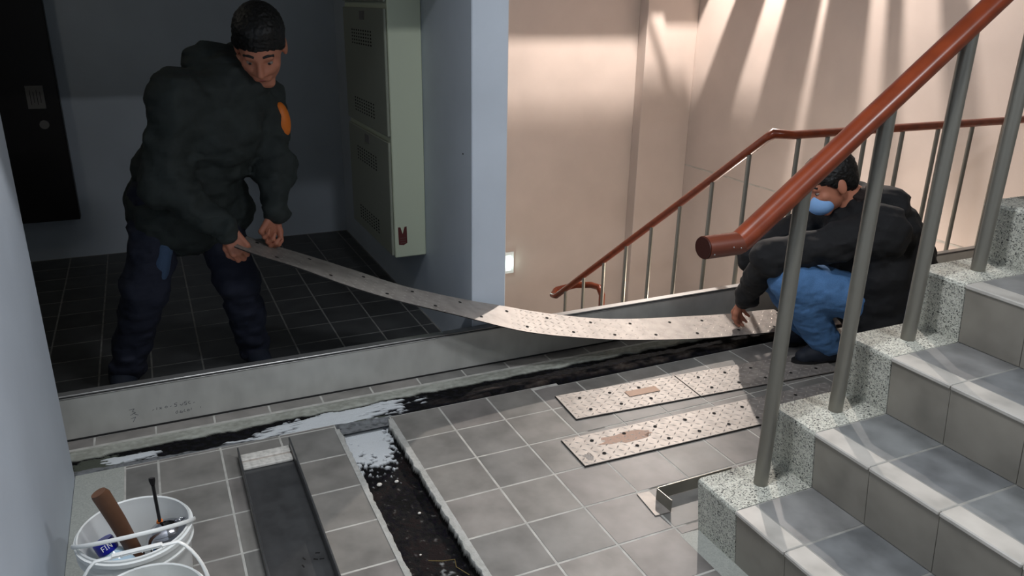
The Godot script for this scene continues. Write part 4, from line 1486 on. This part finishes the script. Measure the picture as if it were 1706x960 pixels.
func man_standing() -> void:
	var t := thing("person", "man in a dark jacket bending in the dark room, holding the strip's raised end", "person", Vector3(0.05, 0, -3.2))
	var hd := look(Vector3(0.415, 1.325, -3.06), Vector3(-0.20, -0.60, 0.80))
	var neck := Vector3(0.345, 1.215, -3.135)
	var chest := Vector3(0.235, 1.05, -3.17)
	var pel := Vector3(0.075, 0.80, -3.24)
	var sr := Vector3(0.115, 1.155, -3.03)
	var sl := Vector3(0.415, 1.120, -3.265)
	var er := Vector3(0.030, 0.865, -2.995)
	var el := Vector3(0.445, 0.865, -3.165)
	var wr := Vector3(0.225, 0.690, -2.935)
	var wl := Vector3(0.410, 0.705, -3.040)
	var hr := Vector3(0.020, 0.78, -3.19)
	var hl := Vector3(0.185, 0.78, -3.27)
	var kr := Vector3(-0.085, 0.43, -3.115)
	var kl := Vector3(0.255, 0.43, -3.13)
	var ar := Vector3(-0.195, 0.085, -3.21)
	var al := Vector3(0.305, 0.085, -3.25)
	var f := Field.new()
	f.chain([pel, chest, neck], [0.135, 0.145, 0.07])
	f.cap(neck, hd.origin - hd.basis.z * 0.02 - hd.basis.y * 0.04, 0.062, 0.056)
	f.chain([neck - Vector3(0, 0.03, 0), sr, er, wr], [0.06, 0.055, 0.042, 0.028])
	f.chain([neck - Vector3(0, 0.03, 0), sl, el, wl], [0.06, 0.055, 0.042, 0.028])
	f.chain([hr, kr, ar], [0.085, 0.058, 0.040])
	f.chain([hl, kl, al], [0.085, 0.058, 0.040])
	var g := Geo.new()
	rel(t, f).build(g, 0.014, 0.03)
	f = Field.new()
	head(f, hd, 1.08)
	rel(t, f).build(g, 0.0045, 0.016)
	f = Field.new()
	hand(f, wrist(wr, Vector3(0.35, -0.72, 0.30), Vector3(0.2, -0.3, -0.9)), 1.15, -1.0)
	rel(t, f).build(g, 0.0040, 0.007)
	f = Field.new()
	hand(f, wrist(wl, Vector3(-0.45, -0.75, 0.18), Vector3(0.25, -0.4, 0.85)), 1.15, -1.0)
	rel(t, f).build(g, 0.0040, 0.007)
	put("body", g, M.skin, t)
	face_bits(t, hd, 1.08)
	hair(t, hd, 1.08)
	# jacket
	f = Field.new()
	f.chain([Vector3(0.085, 0.715, -3.23), Vector3(0.125, 0.86, -3.225), chest, neck - Vector3(0.02, 0.045, 0.01)], [0.185, 0.178, 0.185, 0.105])
	f.cap(Vector3(0.055, 0.715, -3.19), Vector3(0.20, 0.71, -3.26), 0.155, 0.155)
	f.cap(sr, sl, 0.10, 0.10)
	f.chain([sr, er, wr - (wr - er).normalized() * 0.02], [0.092, 0.073, 0.054])
	f.chain([sl, el, wl - (wl - el).normalized() * 0.02], [0.092, 0.073, 0.054])
	f.cap(neck + Vector3(-0.12, 0.045, -0.06), neck + Vector3(-0.02, 0.055, -0.07), 0.075, 0.07)
	f.cap(neck + Vector3(-0.06, 0.0, 0.02), neck + Vector3(0.05, 0.0, 0.03), 0.06, 0.05)
	g = Geo.new()
	rel(t, f).build(g, 0.0125, 0.05, 0.018, 11, 7.0)
	put("jacket", g, M.jacket, t)
	g = Geo.new()
	f = Field.new()
	f.ell(Vector3(0.488, 1.045, -3.195), Vector3(0.034, 0.072, 0.036), Basis(Vector3.BACK, 0.12))
	rel(t, f).build(g, 0.008, 0.01)
	put("orange_patch", g, M.orange, t).set_meta("label", "orange patch on the upper sleeve")
	# jeans
	f = Field.new()
	f.cap(hr, hl, 0.105, 0.105)
	f.chain([hr, kr, ar + Vector3(0, 0.0, 0)], [0.105, 0.080, 0.066])
	f.chain([hl, kl, al], [0.105, 0.080, 0.066])
	g = Geo.new()
	rel(t, f).build(g, 0.0125, 0.035, 0.014, 5, 8.0)
	put("jeans", g, M.jeans_dark, t)
	f = Field.new()
	f.ell((hr * 0.42 + kr * 0.58) + Vector3(0.030, -0.02, 0.052), Vector3(0.036, 0.150, 0.040), Basis(Vector3.BACK, -0.28))
	g = Geo.new()
	rel(t, f).build(g, 0.009, 0.01)
	put("lit_patch", g, M.jeans_lit, t).set_meta("label", "lit patch on the thigh, light put into the colour")  # painted light: a paler shell over the dark denim
	shoe(t, Vector3(-0.225, 0.0, -3.27), Vector3(-0.185, 0.0, -3.02))
	shoe(t, Vector3(0.29, 0.0, -3.31), Vector3(0.345, 0.0, -3.06))

func man_squatting() -> void:
	var t := thing("person", "man in a black padded jacket squatting beside the trench with a blue face mask", "person", Vector3(2.75, 0, -2.3))
	var hd := look(Vector3(2.575, 0.800, -2.365), Vector3(-0.86, -0.48, -0.30))
	var neck := Vector3(2.69, 0.715, -2.33)
	var chest := Vector3(2.80, 0.55, -2.29)
	var pel := Vector3(2.87, 0.30, -2.27)
	var sn := Vector3(2.665, 0.640, -2.150)
	var sf := Vector3(2.740, 0.620, -2.480)
	var en := Vector3(2.275, 0.515, -2.340)
	var ef := Vector3(2.50, 0.400, -2.660)
	var wn := Vector3(2.365, 0.235, -2.560)
	var wf := Vector3(2.74, 0.215, -2.660)
	var hn := Vector3(2.83, 0.27, -2.175)
	var hf := Vector3(2.88, 0.27, -2.355)
	var kn := Vector3(2.365, 0.425, -2.310)
	var kf := Vector3(2.440, 0.420, -2.490)
	var an := Vector3(2.625, 0.095, -2.300)
	var af := Vector3(2.690, 0.095, -2.475)
	var f := Field.new()
	f.chain([pel, chest, neck], [0.135, 0.145, 0.07])
	f.cap(neck, hd.origin - hd.basis.z * 0.03 - hd.basis.y * 0.03, 0.062, 0.056)
	f.chain([neck - Vector3(0, 0.03, 0), sn, en, wn], [0.06, 0.055, 0.042, 0.028])
	f.chain([neck - Vector3(0, 0.03, 0), sf, ef, wf], [0.06, 0.055, 0.042, 0.028])
	f.chain([hn, kn, an], [0.085, 0.056, 0.040])
	f.chain([hf, kf, af], [0.085, 0.056, 0.040])
	var g := Geo.new()
	rel(t, f).build(g, 0.014, 0.03)
	f = Field.new()
	head(f, hd)
	rel(t, f).build(g, 0.0045, 0.016)
	f = Field.new()
	hand(f, wrist(wn, Vector3(0.22, -0.62, -0.55), Vector3(0.3, -0.6, 0.5)), 0.62, 1.0)
	rel(t, f).build(g, 0.0040, 0.007)
	f = Field.new()
	hand(f, wrist(wf, Vector3(0.10, -0.85, 0.12), Vector3(-0.2, -0.2, 0.9)), 0.7, -1.0)
	rel(t, f).build(g, 0.0045, 0.007)
	put("body", g, M.skin, t)
	face_bits(t, hd)
	hair(t, hd)
	f = Field.new()
	f.ell(hd * Vector3(0, -0.058, 0.062), Vector3(0.062, 0.052, 0.058), hd.basis)
	g = Geo.new()
	rel(t, f).build(g, 0.006, 0.01)
	put("face_mask", g, M.mask, t)
	# jacket with hood
	f = Field.new()
	f.chain([Vector3(2.905, 0.265, -2.27), Vector3(2.875, 0.42, -2.28), chest, neck - Vector3(-0.02, 0.05, 0)], [0.205, 0.205, 0.195, 0.115])
	f.cap(Vector3(2.94, 0.20, -2.33), Vector3(2.93, 0.20, -2.18), 0.13, 0.13)
	f.cap(sn, sf, 0.105, 0.105)
	f.chain([sn, en, wn + (en - wn).normalized() * 0.02], [0.090, 0.068, 0.052])
	f.cap(Vector3(2.72, 0.44, -2.15), Vector3(2.755, 0.22, -2.13), 0.115, 0.125)
	f.chain([sf, ef, wf + (ef - wf).normalized() * 0.02], [0.098, 0.080, 0.056])
	g = Geo.new()
	rel(t, f).build(g, 0.0125, 0.05, 0.016, 17, 7.0)
	put("jacket", g, M.jacket_black, t)
	f = Field.new()
	f.cap(Vector3(2.765, 0.715, -2.42), Vector3(2.775, 0.72, -2.22), 0.075, 0.075)
	f.cap(Vector3(2.70, 0.735, -2.25), Vector3(2.79, 0.69, -2.22), 0.055, 0.07)
	f.cap(Vector3(2.70, 0.735, -2.43), Vector3(2.79, 0.69, -2.42), 0.055, 0.07)
	g = Geo.new()
	rel(t, f).build(g, 0.0110, 0.05, 0.014, 23, 8.0)
	var hood := put("hood", g, M.jacket_black, t)
	g = Geo.new()
	f = Field.new()
	f.cap(Vector3(2.655, 0.752, -2.275), Vector3(2.735, 0.790, -2.285), 0.030, 0.026)
	rel(t, f).build(g, 0.008, 0.01, 0.008, 4, 20.0)
	put("lining", g, M.hood_in, hood)
	g = Geo.new()
	g.box(sub(t, Vector3(2.725, 0.807, -2.262)), Vector3(0.030, 0.006, 0.022), 0.002, Basis(Vector3.FORWARD, -0.35))
	put("tag", g, M.plaque, hood)
	# jeans
	f = Field.new()
	f.cap(hn, hf, 0.115, 0.115)
	f.chain([hn, kn, an], [0.112, 0.086, 0.070])
	f.chain([hf, kf, af], [0.112, 0.086, 0.070])
	g = Geo.new()
	rel(t, f).build(g, 0.0115, 0.022, 0.007, 6, 12.0)
	put("jeans", g, M.jeans, t)
	g = Geo.new()
	g.tube([sub(t, an + Vector3(0.01, -0.045, 0)), sub(t, an + Vector3(0, 0.02, 0))], Vector2(0.046, 0.046), 16)
	g.tube([sub(t, af + Vector3(0.01, -0.045, 0)), sub(t, af + Vector3(0, 0.02, 0))], Vector2(0.046, 0.046), 16)
	put("sock", g, M.sock, t)
	shoe(t, Vector3(2.690, 0.0, -2.285), Vector3(2.490, 0.0, -2.330))
	shoe(t, Vector3(2.760, 0.0, -2.470), Vector3(2.560, 0.0, -2.520))
